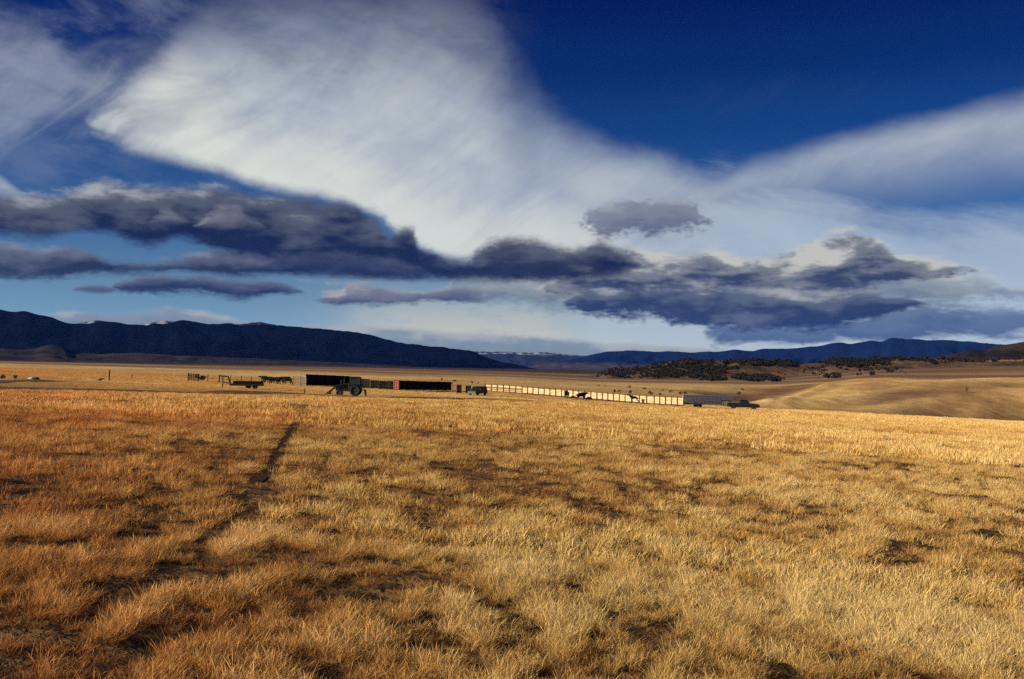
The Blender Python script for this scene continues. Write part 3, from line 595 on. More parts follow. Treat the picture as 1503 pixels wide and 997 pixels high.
def sward(name, parts, label=None):
    """one object of grass: points with a tuft on each"""
    X = np.concatenate([p[0] for p in parts]); Y = np.concatenate([p[1] for p in parts]); Hh = np.concatenate([p[2] for p in parts]); T = np.concatenate([p[3] for p in parts])
    Wd = np.concatenate([np.full(len(p[0]), p[4]) for p in parts]); I = np.concatenate([rng.integers(p[5], p[6], len(p[0])) for p in parts])
    n = len(X); me = bpy.data.meshes.new(name); me.vertices.add(n)
    me.vertices.foreach_set('co', np.stack([X, Y, ground(X, Y)], -1).astype(np.float32).ravel())
    def att(nm, ty, v, f='value'):
        a = me.attributes.new(nm, ty, 'POINT'); a.data.foreach_set(f, v)
    att('tint', 'FLOAT', T.astype(np.float32)); az_ = np.arctan2(X, Y); att('left_shade', 'FLOAT', np.clip(0.62 - (az_ + 0.45) / 0.62 + (fbm(X / 6, Y / 9, 19, 3) - 0.5) * 0.9, 0, 1).astype(np.float32)); att('pick', 'INT', I.astype(np.int32))  # this attribute paints the left side's shade as a darker, redder grass colour
    rot = np.stack([rng.normal(0, 0.10, n), rng.normal(0.06, 0.10, n), rng.normal(0, 0.55, n) + np.where(rng.uniform(size=n) < 0.25, rng.uniform(-3, 3, n), 0)], -1)
    att('rot', 'FLOAT_VECTOR', rot.astype(np.float32).ravel(), 'vector')
    sc = np.stack([Wd, Wd, Hh], -1); sc = np.stack([Wd * (0.7 + 0.45 * Hh), Wd * (0.7 + 0.45 * Hh), Hh], -1)
    att('size', 'FLOAT_VECTOR', sc.astype(np.float32).ravel(), 'vector')
    me.materials.append(GRASS)
    o = bpy.data.objects.new(name, me); COL.objects.link(o); tag(o, label, kind='stuff')
    ng = bpy.data.node_groups.new('tufts', 'GeometryNodeTree')
    ng.interface.new_socket('Geometry', in_out='INPUT', socket_type='NodeSocketGeometry'); ng.interface.new_socket('Geometry', in_out='OUTPUT', socket_type='NodeSocketGeometry')
    N, Lk = ng.nodes, ng.links
    gi, go = N.new('NodeGroupInput'), N.new('NodeGroupOutput')
    ci = N.new('GeometryNodeCollectionInfo'); ci.inputs['Collection'].default_value = TUFTS; ci.inputs['Separate Children'].default_value = True; ci.inputs['Reset Children'].default_value = True
    ip = N.new('GeometryNodeInstanceOnPoints'); ip.inputs['Pick Instance'].default_value = True
    def named(nm, ty):
        a = N.new('GeometryNodeInputNamedAttribute'); a.data_type = ty; a.inputs[0].default_value = nm; return a.outputs[0]
    m2p = N.new('GeometryNodeMeshToPoints')
    Lk.new(gi.outputs[0], m2p.inputs[0]); Lk.new(m2p.outputs[0], ip.inputs['Points']); Lk.new(ci.outputs[0], ip.inputs['Instance'])
    Lk.new(named('pick', 'INT'), ip.inputs['Instance Index']); Lk.new(named('size', 'FLOAT_VECTOR'), ip.inputs['Scale'])
    e2r = N.new('FunctionNodeEulerToRotation'); Lk.new(named('rot', 'FLOAT_VECTOR'), e2r.inputs[0]); Lk.new(e2r.outputs[0], ip.inputs['Rotation'])
    Lk.new(ip.outputs[0], go.inputs[0])
    md = o.modifiers.new('tufts', 'NODES'); md.node_group = ng
    return o
TUFTS = bpy.data.collections.new('tufts')        # the pattern tufts: not linked into the scene
def tuft(i, *a, **k):
    me = blade_mesh('tuft', *a, **k, seed=200 + i, mat=GRASS)
    o = bpy.data.objects.new('tuft_%02d' % i, me); TUFTS.objects.link(o)
for i in range(6): tuft(i, 40, 0.055, 0.03, 0.165, 0.0021, 0.55, 0.35, seg=4)
for i in range(6, 11): tuft(i, 50, 0.125, 0.04, 0.18, 0.0048, 0.42, 0.25)
for i in range(11, 15): tuft(i, 80, 0.42, 0.07, 0.25, 0.016, 0.28, 0.1, seg=2)
for i in range(15, 18): tuft(i, 100, 1.1, 0.08, 0.26, 0.04, 0.22, 0.0, seg=2)
AM = 0.72
za = scatter(2.6, 12.0, 270.0, AM, 1); zb = scatter(12.0, 36.0, 60.0, AM, 2); zc = scatter(36.0, 110.0, 9.0, AM, 3); zd = scatter(110.0, 300.0, 1.6, AM, 4)
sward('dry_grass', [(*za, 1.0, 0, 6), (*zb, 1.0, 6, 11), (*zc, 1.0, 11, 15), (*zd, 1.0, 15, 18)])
# ------------------------------------------------------------------ modelling helpers
class MB:
    """collects shapes and links them as one mesh object"""
    def __init__(s): s.bm = bmesh.new()
    def box(s, c, d, rot=None, bev=0.0):
        m = Matrix.Translation(Vector(c)) @ (rot.to_4x4() if rot is not None else Matrix.Identity(4)) @ Matrix.Diagonal((*d, 1))
        r = bmesh.ops.create_cube(s.bm, size=1.0, matrix=m)
        if bev: bmesh.ops.bevel(s.bm, geom=list({e for v in r['verts'] for e in v.link_edges}), offset=bev, segments=2, affect='EDGES', profile=0.5)
        return s
    def tube(s, a, b, r0, r1=None, seg=10):
        a, b = Vector(a), Vector(b); d = b - a
        m = Matrix.Translation((a + b) / 2) @ d.to_track_quat('Z', 'Y').to_matrix().to_4x4()
        bmesh.ops.create_cone(s.bm, cap_ends=True, segments=seg, radius1=r0, radius2=r0 if r1 is None else r1, depth=d.length, matrix=m); return s
    def prism(s, prof, w0, w1=None, bev=0.0, zt=None):
        """side profile (x, z) made solid across y; w1 = half width at the top (z >= zt)"""
        w1 = w0 if w1 is None else w1; zt = 1e9 if zt is None else zt
        L = [s.bm.verts.new((x, -(w1 if z >= zt else w0), z)) for x, z in prof]; Rr = [s.bm.verts.new((x, (w1 if z >= zt else w0), z)) for x, z in prof]
        fs = [s.bm.faces.new(L), s.bm.faces.new(Rr[::-1])]
        n = len(prof)
        for i in range(n): fs.append(s.bm.faces.new((L[i], Rr[i], Rr[(i+1) % n], L[(i+1) % n])))
        bmesh.ops.recalc_face_normals(s.bm, faces=fs)
        if bev: bmesh.ops.bevel(s.bm, geom=list({e for f in fs for e in f.edges}), offset=bev, segments=2, affect='EDGES', profile=0.5)
        return s
    def lathe(s, c, prof, seg=24):
        """ring of (radius, y) about the y axis at c"""
        rows = [[s.bm.verts.new((c[0] + r * math.cos(2*math.pi*k/seg), c[1] + y, c[2] + r * math.sin(2*math.pi*k/seg))) for k in range(seg)] for r, y in prof]
        fs = []
        for p, q in zip(rows[:-1], rows[1:]):
            for k in range(seg): fs.append(s.bm.faces.new((p[k], p[(k+1) % seg], q[(k+1) % seg], q[k])))
        if prof[0] != prof[-1]:
            fs.append(s.bm.faces.new(rows[0])); fs.append(s.bm.faces.new(rows[-1][::-1]))
        bmesh.ops.recalc_face_normals(s.bm, faces=fs); return s
    def quad(s, pts):
        s.bm.faces.new([s.bm.verts.new(p) for p in pts]); return s
    def build(s, name, mat, parent=None, smooth_=False):
        me = bpy.data.meshes.new(name); s.bm.to_mesh(me); s.bm.free(); me.materials.append(mat)
        if smooth_: me.polygons.foreach_set('use_smooth', np.ones(len(me.polygons), bool))
        o = bpy.data.objects.new(name, me); COL.objects.link(o)
        if parent is not None: o.parent = parent
        return o
def thing(name, loc, yaw, label, cat, group=None):
    o = bpy.data.objects.new(name, None); COL.objects.link(o); o.empty_display_size = 0.3
    o.location = loc; o.rotation_euler = (0, 0, yaw); return tag(o, label, cat, group)
def kids(o): return [c for c in COL.objects if c.parent is o]
def copy_thing(o, loc, yaw, label, scale=None):
    c = o.copy(); COL.objects.link(c); c.location = loc; c.rotation_euler = (0, 0, yaw); c['label'] = label
    if scale: c.scale = (scale,) * 3
    for k in kids(o):
        d = k.copy(); COL.objects.link(d); d.parent = c
        for q in kids(k):
            e = q.copy(); COL.objects.link(e); e.parent = d
    return c
def paint(name, col, rough=0.45, var=0.25, scale=3.0, metal=0.0, spec=0.4):
    m = material(name); tcx = m.node_tree.nodes.new('ShaderNodeTexCoord'); ob = Ex(tcx.outputs['Object'])
    n = noise(ob, scale, 6, 0.65)
    lo = tuple(max(0, c * (1 - var)) for c in col); hi = tuple(min(1, c * (1 + var)) for c in col)
    surface(ramp(n, [(0.35, lo), (0.65, hi)]), rough, n, 0.15, 0.01, spec, metal); return m
def wood(name, lo, hi):
    m = material(name); tcx = m.node_tree.nodes.new('ShaderNodeTexCoord'); ob = Ex(tcx.outputs['Object']); x, y, z = xyz(ob)
    n = noise(vec(x * 1.2, y * 6.0, z * 9.0), 1.0, 6, 0.65); k = noise(vec(x * 0.7, y * 0.4, z * 3.6), 1.0, 3, 0.6)
    surface(ramp(n * 0.55 + k * 0.45, [(0.36, lo), (0.62, hi)]), 0.85, n, 0.3, 0.01, 0.15); return m
RUBBER = paint('tyre_rubber', (0.012, 0.012, 0.013), 0.85, spec=0.2)
STEEL = paint('worn_steel', (0.05, 0.046, 0.042), 0.5, 0.35)
RIM = paint('wheel_steel', (0.016, 0.016, 0.016), 0.6)
RUST = paint('rusty_paint', (0.016, 0.009, 0.007), 0.75, 0.45, 5.0)
BLACKP = paint('black_paint', (0.010, 0.011, 0.013), 0.35)
DKGREEN = paint('dark_green_paint', (0.004, 0.008, 0.009), 0.5, 0.1, spec=0.2)
DKBLUE = paint('dark_truck_paint', (0.004, 0.007, 0.012), 0.5, 0.1, spec=0.2)
TRGREEN = paint('tractor_green', (0.004, 0.009, 0.007), 0.5, spec=0.2)
ALU = paint('weathered_aluminium', (0.055, 0.065, 0.095), 0.5, 0.2, spec=0.4)
ALUD = paint('trailer_slats', (0.026, 0.032, 0.058), 0.55, 0.3)
REDP = paint('red_gate_paint', (0.28, 0.035, 0.022), 0.5, 0.25)
PIPE = paint('galvanised_pipe', (0.19, 0.18, 0.19), 0.6, 0.3)
CHROME = paint('bumper_steel', (0.06, 0.065, 0.07), 0.4, 0.1, metal=0.4)
GLASS = paint('dark_window_glass', (0.012, 0.016, 0.022), 0.08, 0.05, spec=0.35)
LAMP = paint('headlight_glass', (0.10, 0.10, 0.10), 0.15, 0.05)
TAIL = paint('tail_light_red', (0.20, 0.012, 0.010), 0.2, 0.05)
DKWOOD = wood('dark_boards', (0.0030, 0.0027, 0.0027), (0.010, 0.0075, 0.0065))  # near-black tone for windbreaks, rails and side boards
PALEWOOD = wood('pale_sawn_boards', (0.27, 0.19, 0.10), (0.56, 0.44, 0.26))
PINKWOOD = wood('weathered_rails', (0.20, 0.115, 0.085), (0.34, 0.21, 0.155))
POSTWOOD = wood('dark_timber_post', (0.030, 0.015, 0.010), (0.070, 0.036, 0.022))
GREYWOOD = wood('grey_post', (0.022, 0.016, 0.013), (0.05, 0.036, 0.028))
HIDE = paint('black_hide', (0.0045, 0.004, 0.0045), 0.75, 0.3, 4.0, spec=0.05)
BAY = paint('dark_bay_coat', (0.010, 0.006, 0.005), 0.7, 0.3, 4.0, spec=0.08)
MANE = paint('mane_hair', (0.008, 0.007, 0.007), 0.7)
STONE = paint('lichen_stone', (0.20, 0.17, 0.14), 0.9, 0.35, 9.0)
SEAT = paint('seat_vinyl', (0.02, 0.02, 0.022), 0.6)

def wheel(parent, c, r, w, rr=0.58, tread=True):
    y0 = w / 2
    o = MB().lathe(c, [(r * rr, -y0 * 0.9), (r * 0.88, -y0), (r * 0.985, -y0 * 0.72), (r, 0), (r * 0.985, y0 * 0.72), (r * 0.88, y0), (r * rr, y0 * 0.9), (r * rr, -y0 * 0.9)]).build('wheel', RUBBER, parent, True)
    m = MB().lathe(c, [(0.001, -y0 * 0.75), (r * 0.22, -y0 * 0.75), (r * 0.26, -y0 * 0.45), (r * rr * 0.98, -y0 * 0.55), (r * rr * 1.03, -y0 * 0.86), (r * rr * 1.03, y0 * 0.86), (r * rr * 0.98, y0 * 0.55), (r * 0.26, y0 * 0.45), (r * 0.22, y0 * 0.75), (0.001, y0 * 0.75)])
    m.build('rim', RIM, o, False); return o

# ------------------------------------------------------------------ cars
def road_car(name, loc, yaw, label, cat, lower, cab_prof, wheels, L, halfw, body_mat, pickup=False):
    t_ = thing(name, loc, yaw, label, cat)
    b = MB().prism(lower, halfw, bev=0.06)
    if pickup:   # the bed: floor and three walls standing above the low sill
        x0, x1, zf, zt = pickup
        for y in (-halfw + 0.05, halfw - 0.05): b.box(((x0 + x1) / 2, y, (zf + zt) / 2), (x1 - x0, 0.09, zt - zf))
        b.box((x0 + 0.05, 0, (zf + zt) / 2), (0.085, halfw * 2 - 0.19, zt - zf - 0.01)); b.box((x1 - 0.05, 0, (zf + zt) / 2), (0.085, halfw * 2 - 0.19, zt - zf - 0.01))
    b.build('body', body_mat, t_)
    zb = min(z for x, z in cab_prof); ztop = max(z for x, z in cab_prof)
    cab = MB().prism(cab_prof, halfw - 0.05, halfw - 0.24, bev=0.05, zt=ztop - 0.05).build('cab', body_mat, t_)
    # windows lie on the sloped sides, set a little proud
    xs = [x for x, z in cab_prof]; lowb = sorted(x for x, z in cab_prof if z < zb + 0.05); hib = sorted(x for x, z in cab_prof if z > ztop - 0.05)
    def P(u, v, side):   # u along, v up on the side wall
        x = (lowb[0] + (lowb[-1] - lowb[0]) * u) * (1 - v) + (hib[0] + (hib[-1] - hib[0]) * u) * v
        return (x, side * ((halfw - 0.05) * (1 - v) + (halfw - 0.24) * v + 0.006), zb + (ztop - 0.05 - zb) * v)
    nwin = 2
    for sd in (-1, 1):
        for k in range(nwin):
            u0, u1 = 0.08 + 0.84 * k / nwin, 0.08 + 0.84 * (k + 1) / nwin - 0.05
            MB().quad([P(u0, 0.22, sd), P(u1, 0.22, sd), P(u1, 0.88, sd), P(u0, 0.88, sd)]).build('side_window', GLASS, cab)
    for nm, a_, b_, off in (('windscreen', lowb[-1], hib[-1], 0.008), ('rear_window', lowb[0], hib[0], -0.008)):
        def Q(v, y): return (a_ * (1 - v) + b_ * v + off, y * ((halfw - 0.13) * (1 - v) + (halfw - 0.32) * v), zb + (ztop - 0.05 - zb) * v + 0.004)
        MB().quad([Q(0.15, -1), Q(0.15, 1), Q(0.9, 1), Q(0.9, -1)]).build(nm, GLASS, cab)
    for wx, wr in wheels:
        for sd in (-1, 1): wheel(t_, (wx, sd * (halfw - 0.12), wr), wr, 0.26)
    xf = max(x for x, z in lower); xr = min(x for x, z in lower); zl = 0.5
    MB().box((xf + 0.05, 0, 0.52), (0.14, halfw * 1.95, 0.18), bev=0.03).build('front_bumper', CHROME, t_)
    MB().box((xr - 0.05, 0, 0.55), (0.14, halfw * 1.95, 0.18), bev=0.03).build('rear_bumper', CHROME, t_)
    MB().box((xf + 0.004, 0, 0.80), (0.03, halfw * 1.0, 0.22)).build('radiator_grille', BLACKP, t_)
    for sd in (-1, 1):
        MB().box((xf + 0.004, sd * halfw * 0.74, 0.82), (0.04, halfw * 0.30, 0.18), bev=0.01).build('headlight', LAMP, t_)
        MB().box((xr - 0.004, sd * halfw * 0.86, 0.86), (0.03, 0.14, 0.30)).build('tail_light', TAIL, t_)
        MB().box((lowb[-1] - 0.25, sd * (halfw + 0.12), zb + 0.12), (0.08, 0.16, 0.20), bev=0.02).build('mirror', BLACKP, t_)
    return t_
R_PK = 196
pk_lower = [(-2.95, 0.62), (-2.95, 0.80), (-0.75, 0.80), (-0.7, 1.14), (0.95, 1.14), (1.05, 1.16), (2.75, 1.06), (2.95, 0.95), (2.95, 0.50), (2.55, 0.42), (-2.6, 0.45)]
pk_cab = [(-0.72, 1.12), (-0.55, 1.80), (-0.35, 1.88), (0.55, 1.88), (0.70, 1.82), (1.25, 1.12)]
road_car('pickup_truck', spot(1091, R_PK, 600), R(-8), 'dark pickup truck parked nose right, hitched to the slatted livestock trailer', 'pickup truck',
         pk_lower, pk_cab, [(-1.85, 0.40), (1.95, 0.40)], 5.9, 0.98, DKBLUE, pickup=(-2.95, -0.75, 0.795, 1.22))
sv_lower = [(-2.3, 0.55), (-2.32, 1.08), (0.75, 1.12), (1.0, 1.14), (2.1, 1.02), (2.28, 0.90), (2.3, 0.50), (2.0, 0.40), (-2.0, 0.42)]
sv_cab = [(-2.28, 1.06), (-2.10, 1.66), (-1.85, 1.78), (0.15, 1.78), (0.35, 1.72), (1.05, 1.10)]
road_car('estate_car', spot(701, 196, 580), R(-118), 'dark rounded four wheel drive car parked between the dark windbreak and the pale board fence', 'car',
         sv_lower, sv_cab, [(-1.45, 0.37), (1.45, 0.37)], 4.6, 0.94, DKGREEN)

# ------------------------------------------------------------------ stock trailer with gooseneck nose
t_ = thing('livestock_trailer', spot(1030, 195, 598), R(-8), 'blue grey slatted livestock trailer with rear gate toned sunlit cream, hitched over the pickup bed', 'trailer')
HX, HW = 3.55, 1.06          # half length, half width
MB().box((0, 0, 0.62), (HX * 2, HW * 2, 0.14)).build('floor', STEEL, t_)
rf = MB().prism([(-HX, 2.28), (-HX, 2.33), (HX + 2.45, 2.33), (HX + 2.55, 2.24), (HX + 2.50, 2.22), (-HX, 2.22)], HW + 0.02).build('roof', ALU, t_)
for sd in (-1, 1):
    m = MB()
    for z in (0.80, 1.02, 1.24, 1.50, 1.74, 1.98, 2.14): m.box((0, sd * HW, z), (HX * 2 - 0.06, 0.035, 0.13))
    m.box((0, sd * HW, 0.73), (HX * 2, 0.05, 0.08))
    sdw = m.build('slatted_side', ALUD, t_)
    for k in range(9):
        x = -HX + 0.05 + (2 * HX - 0.1) * k / 8
        MB().box((x, sd * (HW + 0.045), 1.45), (0.07, 0.05, 1.54)).build('upright', ALU, sdw)
    MB().prism([(HX + 0.02, 1.45), (HX + 0.02, 2.21), (HX + 2.5, 2.21), (HX + 2.35, 1.62), (HX + 2.0, 1.45)], 0.02).build('nose_side', ALUD, t_).location.y = sd * HW
    MB().prism([(-1.75, 0.86), (-1.55, 1.00), (0.05, 1.00), (0.25, 0.86), (0.22, 0.84), (0.0, 0.96), (-1.5, 0.96), (-1.72, 0.84)], 0.15).build('fender', STEEL, t_).location.y = sd * (HW + 0.16)
    for wx in (-1.15, -0.35): wheel(t_, (wx, sd * (HW + 0.16), 0.37), 0.37, 0.24)
MB().box((HX - 0.02, 0, 1.45), (0.05, HW * 2 - 0.04, 1.50)).build('front_wall', ALUD, t_)
MB().box((HX + 1.25, 0, 1.43), (2.3, HW * 2 - 0.06, 0.05)).build('nose_floor', ALU, t_)
MB().box((HX + 2.43, 0, 1.92), (0.04, HW * 2 - 0.06, 0.55)).build('nose_front', ALUD, t_)
g_ = MB().box((-HX - 0.03, 0, 1.45), (0.05, HW * 2 + 0.04, 1.52)).build('rear_gate', paint('sunlit_gate_cream', (0.62, 0.54, 0.38), 0.5, 0.12), t_)  # brightness of the sunlit rear end put into the gate colour
m = MB()
for z in (0.9, 1.5, 2.1): m.box((-HX - 0.07, 0, z), (0.03, HW * 2, 0.06))
m.build('gate_rail', ALU, g_); MB().box((-HX - 0.11, 0.3, 1.35), (0.05, 0.25, 0.05)).build('latch', STEEL, g_)
m = MB().box((HX + 1.0, 0, 1.32), (2.2, 0.2, 0.16)).tube((HX + 1.75, 0, 1.40), (HX + 1.75, 0, 0.92), 0.08).box((HX + 0.1, 0, 0.95), (0.18, 0.9, 0.75)); m.build('gooseneck', STEEL, t_)
MB().tube((HX + 0.55, 0.55, 1.40), (HX + 0.55, 0.55, 0.35), 0.05).box((HX + 0.55, 0.55, 0.34), (0.25, 0.25, 0.03)).build('jack_stand', STEEL, t_)

# ------------------------------------------------------------------ gooseneck flatbed
t_ = thing('flatbed_trailer', spot(357, 122, 571), R(194), 'low dark flatbed trailer with arched gooseneck standing in front of the left pens', 'trailer')
MB().box((-0.4, 0, 0.55), (3.9, 2.2, 0.10)).box((-0.4, -1.02, 0.45), (3.9, 0.12, 0.16)).box((-0.4, 1.02, 0.45), (3.9, 0.12, 0.16)).build('deck', RUST, t_)
m = MB()
for sd in (-1, 1): m.box((-0.55, sd * 1.06, 0.72), (3.4, 0.06, 0.36))
m.box((-2.28, 0, 0.72), (0.06, 2.1, 0.26)); m.build('side_board', DKWOOD, t_)
g_ = MB()
for sd in (-1, 1):
    g_.tube((1.5, sd * 0.45, 0.55), (1.75, sd * 0.42, 1.42), 0.075).tube((1.75, sd * 0.42, 1.42), (2.75, sd * 0.12, 1.50), 0.075)
g_.tube((1.6, -0.45, 0.95), (1.6, 0.45, 0.95), 0.05).tube((1.62, 0.0, 0.62), (2.45, 0.0, 0.82), 0.06).box((2.72, 0, 1.48), (0.2, 0.4, 0.14))
g_.build('gooseneck', RUST, t_)
MB().tube((2.75, 0, 1.45), (2.75, 0, 0.80), 0.075).box((2.75, 0, 0.78), (0.2, 0.2, 0.10)).build('coupler', RUST, t_)
for sd in (-1, 1):
    MB().tube((2.35, sd * 0.28, 1.42), (2.35, sd * 0.28, 0.04), 0.05).box((2.35, sd * 0.28, 0.02), (0.24, 0.2, 0.03)).build('jack_stand', RUST, t_)
    for wx in (-1.35, -0.6): wheel(t_, (wx, sd * 0.85, 0.33), 0.33, 0.22)
    MB().box((-2.3, sd * 0.9, 0.50), (0.03, 0.16, 0.10)).build('tail_light', TAIL, t_)

# ------------------------------------------------------------------ tractor with loader
t_ = thing('tractor', spot(522, 110, 582), R(183), 'dark tractor with cab and front loader standing before the pens', 'tractor'); t_.scale = (0.92,) * 3
MB().prism([(-0.35, 0.55), (-0.35, 1.0), (0.6, 1.02), (2.35, 0.98), (2.35, 0.60), (1.0, 0.50)], 0.26, bev=0.03).build('chassis', BLACKP, t_)
MB().prism([(0.62, 1.02), (0.62, 1.42), (2.2, 1.30), (2.38, 1.18), (2.38, 0.80), (2.2, 0.80), (2.2, 1.0)], 0.33, bev=0.05).build('bonnet', TRGREEN, t_)
MB().box((2.405, 0, 1.0), (0.04, 0.5, 0.36)).build('radiator_grille', BLACKP, t_)
cb = MB()
for x, y in ((-0.55, -0.62), (-0.55, 0.62), (0.62, -0.55), (0.62, 0.55)): cb.tube((x, y, 1.0), (x * 0.9, y * 0.93, 2.12), 0.04)
cb.box((0.03, 0, 1.02), (1.25, 1.25, 0.08)); cab = cb.build('cab', TRGREEN, t_)
MB().prism([(-0.62, 2.10), (-0.60, 2.22), (-0.4, 2.28), (0.5, 2.28), (0.72, 2.20), (0.70, 2.10)], 0.66, bev=0.03).build('cab_roof', TRGREEN, cab)
for sd in (-1, 1): MB().quad([(-0.50, sd * 0.605, 1.10), (0.56, sd * 0.55, 1.10), (0.52, sd * 0.515, 2.08), (-0.46, sd * 0.58, 2.08)]).build('side_window', GLASS, cab)
MB().quad([(0.60, -0.5, 1.45), (0.60, 0.5, 1.45), (0.555, 0.48, 2.08), (0.555, -0.48, 2.08)]).build('windscreen', GLASS, cab)
MB().box((-0.05, 0, 1.22), (0.42, 0.46, 0.10), bev=0.03).box((-0.26, 0, 1.45), (0.10, 0.44, 0.42), bev=0.03).build('seat', SEAT, cab)
MB().tube((1.35, 0.18, 1.35), (1.35, 0.18, 2.30), 0.035).tube((1.35, 0.18, 1.5), (1.35, 0.18, 1.95), 0.07).build('exhaust_pipe', BLACKP, t_)
MB().tube((1.75, -0.14, 1.3), (1.75, -0.14, 1.75), 0.05).tube((1.75, -0.14, 1.75), (1.75, -0.14, 1.85), 0.09).build('air_intake', BLACKP, t_)
for sd in (-1, 1):
    wheel(t_, (0, sd * 0.80, 0.66), 0.66, 0.42, 0.52); wheel(t_, (1.88, sd * 0.68, 0.36), 0.36, 0.24, 0.5)
    MB().prism([(-0.75, 0.95), (-0.62, 1.22), (-0.2, 1.40), (0.3, 1.40), (0.62, 1.24), (0.60, 1.20), (0.28, 1.35), (-0.2, 1.35), (-0.58, 1.19), (-0.71, 0.95)], 0.22).build('fender', TRGREEN, t_).location.y = sd * 0.82
    MB().tube((0.75, sd * 0.50, 0.85), (0.80, sd * 0.50, 1.55), 0.07).tube((0.80, sd * 0.50, 1.52), (2.35, sd * 0.52, 1.12), 0.075).tube((2.35, sd * 0.52, 1.12), (3.05, sd * 0.52, 0.42), 0.07).tube((1.0, sd * 0.50, 0.95), (2.1, sd * 0.52, 1.12), 0.035).build('loader_arm', TRGREEN, t_)
    MB().box((2.44, sd * 0.20, 1.08), (0.05, 0.13, 0.10)).build('headlight', LAMP, t_)
bk = MB()
bp_ = [(3.05, 0.62), (3.0, 0.30), (3.12, 0.12), (3.75, 0.06)]
for (x0, z0), (x1, z1) in zip(bp_[:-1], bp_[1:]):
    d = Vector((x1 - x0, 0, z1 - z0)); bk.box(((x0 + x1) / 2, 0, (z0 + z1) / 2), (d.length + 0.02, 1.7, 0.04), Matrix.Rotation(-math.atan2(d.z, d.x), 3, 'Y'))
for sd in (-1, 1): bk.prism([(3.05, 0.60), (3.0, 0.30), (3.12, 0.12), (3.72, 0.07), (3.35, 0.42)], 0.02)
bk.build('bucket', STEEL, t_)
MB().box((-0.75, 0, 0.62), (0.7, 0.10, 0.10)).box((-1.12, 0, 0.65), (0.14, 1.6, 0.16)).tube((-1.12, -0.7, 0.66), (-1.18, -0.7, 0.04), 0.06).tube((-1.12, 0.7, 0.66), (-1.18, 0.7, 0.04), 0.06).tube((-0.45, 0, 0.98), (-1.12, 0, 0.75), 0.035).build('rear_implement', RUST, t_)

# ------------------------------------------------------------------ fences and pens
def fence_run(name, p0, p1, n_post, post_h, post_r, label, cat, post_mat, planks, plank_mat, plank_name='plank', thick=0.04, round_post=True, front=True, group=None, jitter=0.0, skip_last=False):
    """posts between two ground points and horizontal planks (z, height) nailed to them"""
    p0, p1 = Vector(p0), Vector(p1); d = p1 - p0; yaw = math.atan2(d.y, d.x); L = math.hypot(d.x, d.y)
    t_ = thing(name, p0, yaw, label, cat, group); g = random.Random(hash(label) % 1000 if False else len(label) * 7)
    ca, sa = math.cos(yaw), math.sin(yaw)
    zs = [gz(p0.x + ca * L * k / (n_post - 1), p0.y + sa * L * k / (n_post - 1)) - p0.z for k in range(n_post)]
    for k in range(n_post - (1 if skip_last else 0)):
        x = L * k / (n_post - 1); h = post_h * (1 + g.uniform(-0.04, 0.06)); lean = g.uniform(-jitter, jitter)
        m = MB()
        if round_post: m.tube((x, 0, zs[k] - 0.3), (x + lean * h, lean * h, zs[k] + h), post_r, post_r * 0.92, 8)
        else: m.box((x, 0, zs[k] + h / 2 - 0.15), (post_r * 2, post_r * 2, h + 0.3))
        m.build('post', post_mat, t_)
    m = MB()
    for k in range(n_post - 1):
        x0, x1 = L * k / (n_post - 1), L * (k + 1) / (n_post - 1)
        for z, h in planks:
            a = math.atan2(zs[k+1] - zs[k], x1 - x0); jz = g.uniform(-0.03, 0.03)
            m.box(((x0 + x1) / 2, (1 if front else -1) * -(post_r + thick / 2 + 0.002), (zs[k] + zs[k+1]) / 2 + z + jz), (x1 - x0 - 0.012, thick, h * g.uniform(0.86, 1.0)), Matrix.Rotation(-a + g.uniform(-0.014, 0.014), 3, 'Y'))
    if planks: m.build(plank_name, plank_mat, t_)
    return t_
# sunlit board fence: posts stand on the near side of the boards
FP = [(712, 248, 581), (766, 238, 582), (824, 226, 588), (876, 215, 590), (917, 206, 594), (960, 198, 596), (1003, 189, 598)]
FPp = [spot(x, r, y) for x, r, y in FP]
full = [(0.48, 0.30), (0.80, 0.29), (1.12, 0.30), (1.44, 0.29)]
fence_run('rail_fence', FPp[0], FPp[1], 7, 1.85, 0.11, 'short fence beside the dark car with pale top board and darker rails below', 'fence', POSTWOOD, [(1.45, 0.46), (0.75, 0.16), (0.40, 0.16)], PALEWOOD, front=False)
segs = [(1, 2, 8, 'pale board fence run nearest the car, from the reddish rails to the standing black cow'), (2, 3, 7, 'pale board fence run behind the small group of black cattle'), (3, 4, 6, 'pale board fence run between the cattle group and the dark horse'),
        (4, 5, 5, 'pale board fence run directly behind the dark horse'), (5, 6, 6, 'last pale board fence run, ending at the livestock trailer')]
for a, b, n, lab in segs:
    fr = fence_run('board_fence', FPp[a], FPp[b], n, 1.85, 0.10, lab, 'fence', POSTWOOD, full, PALEWOOD, front=False, group='sunlit board fence of the pens', jitter=0.025, skip_last=(b != 6))
    L = (FPp[b] - FPp[a]).to_2d().length; dz = FPp[b].z - FPp[a].z
    MB().box((L / 2, 0.128, dz / 2 + 0.17), (L - 0.02, 0.05, 0.27), Matrix.Rotation(-math.atan2(dz, L), 3, 'Y')).build('base_strip', POSTWOOD, fr)  # dark strip along the foot of the boards

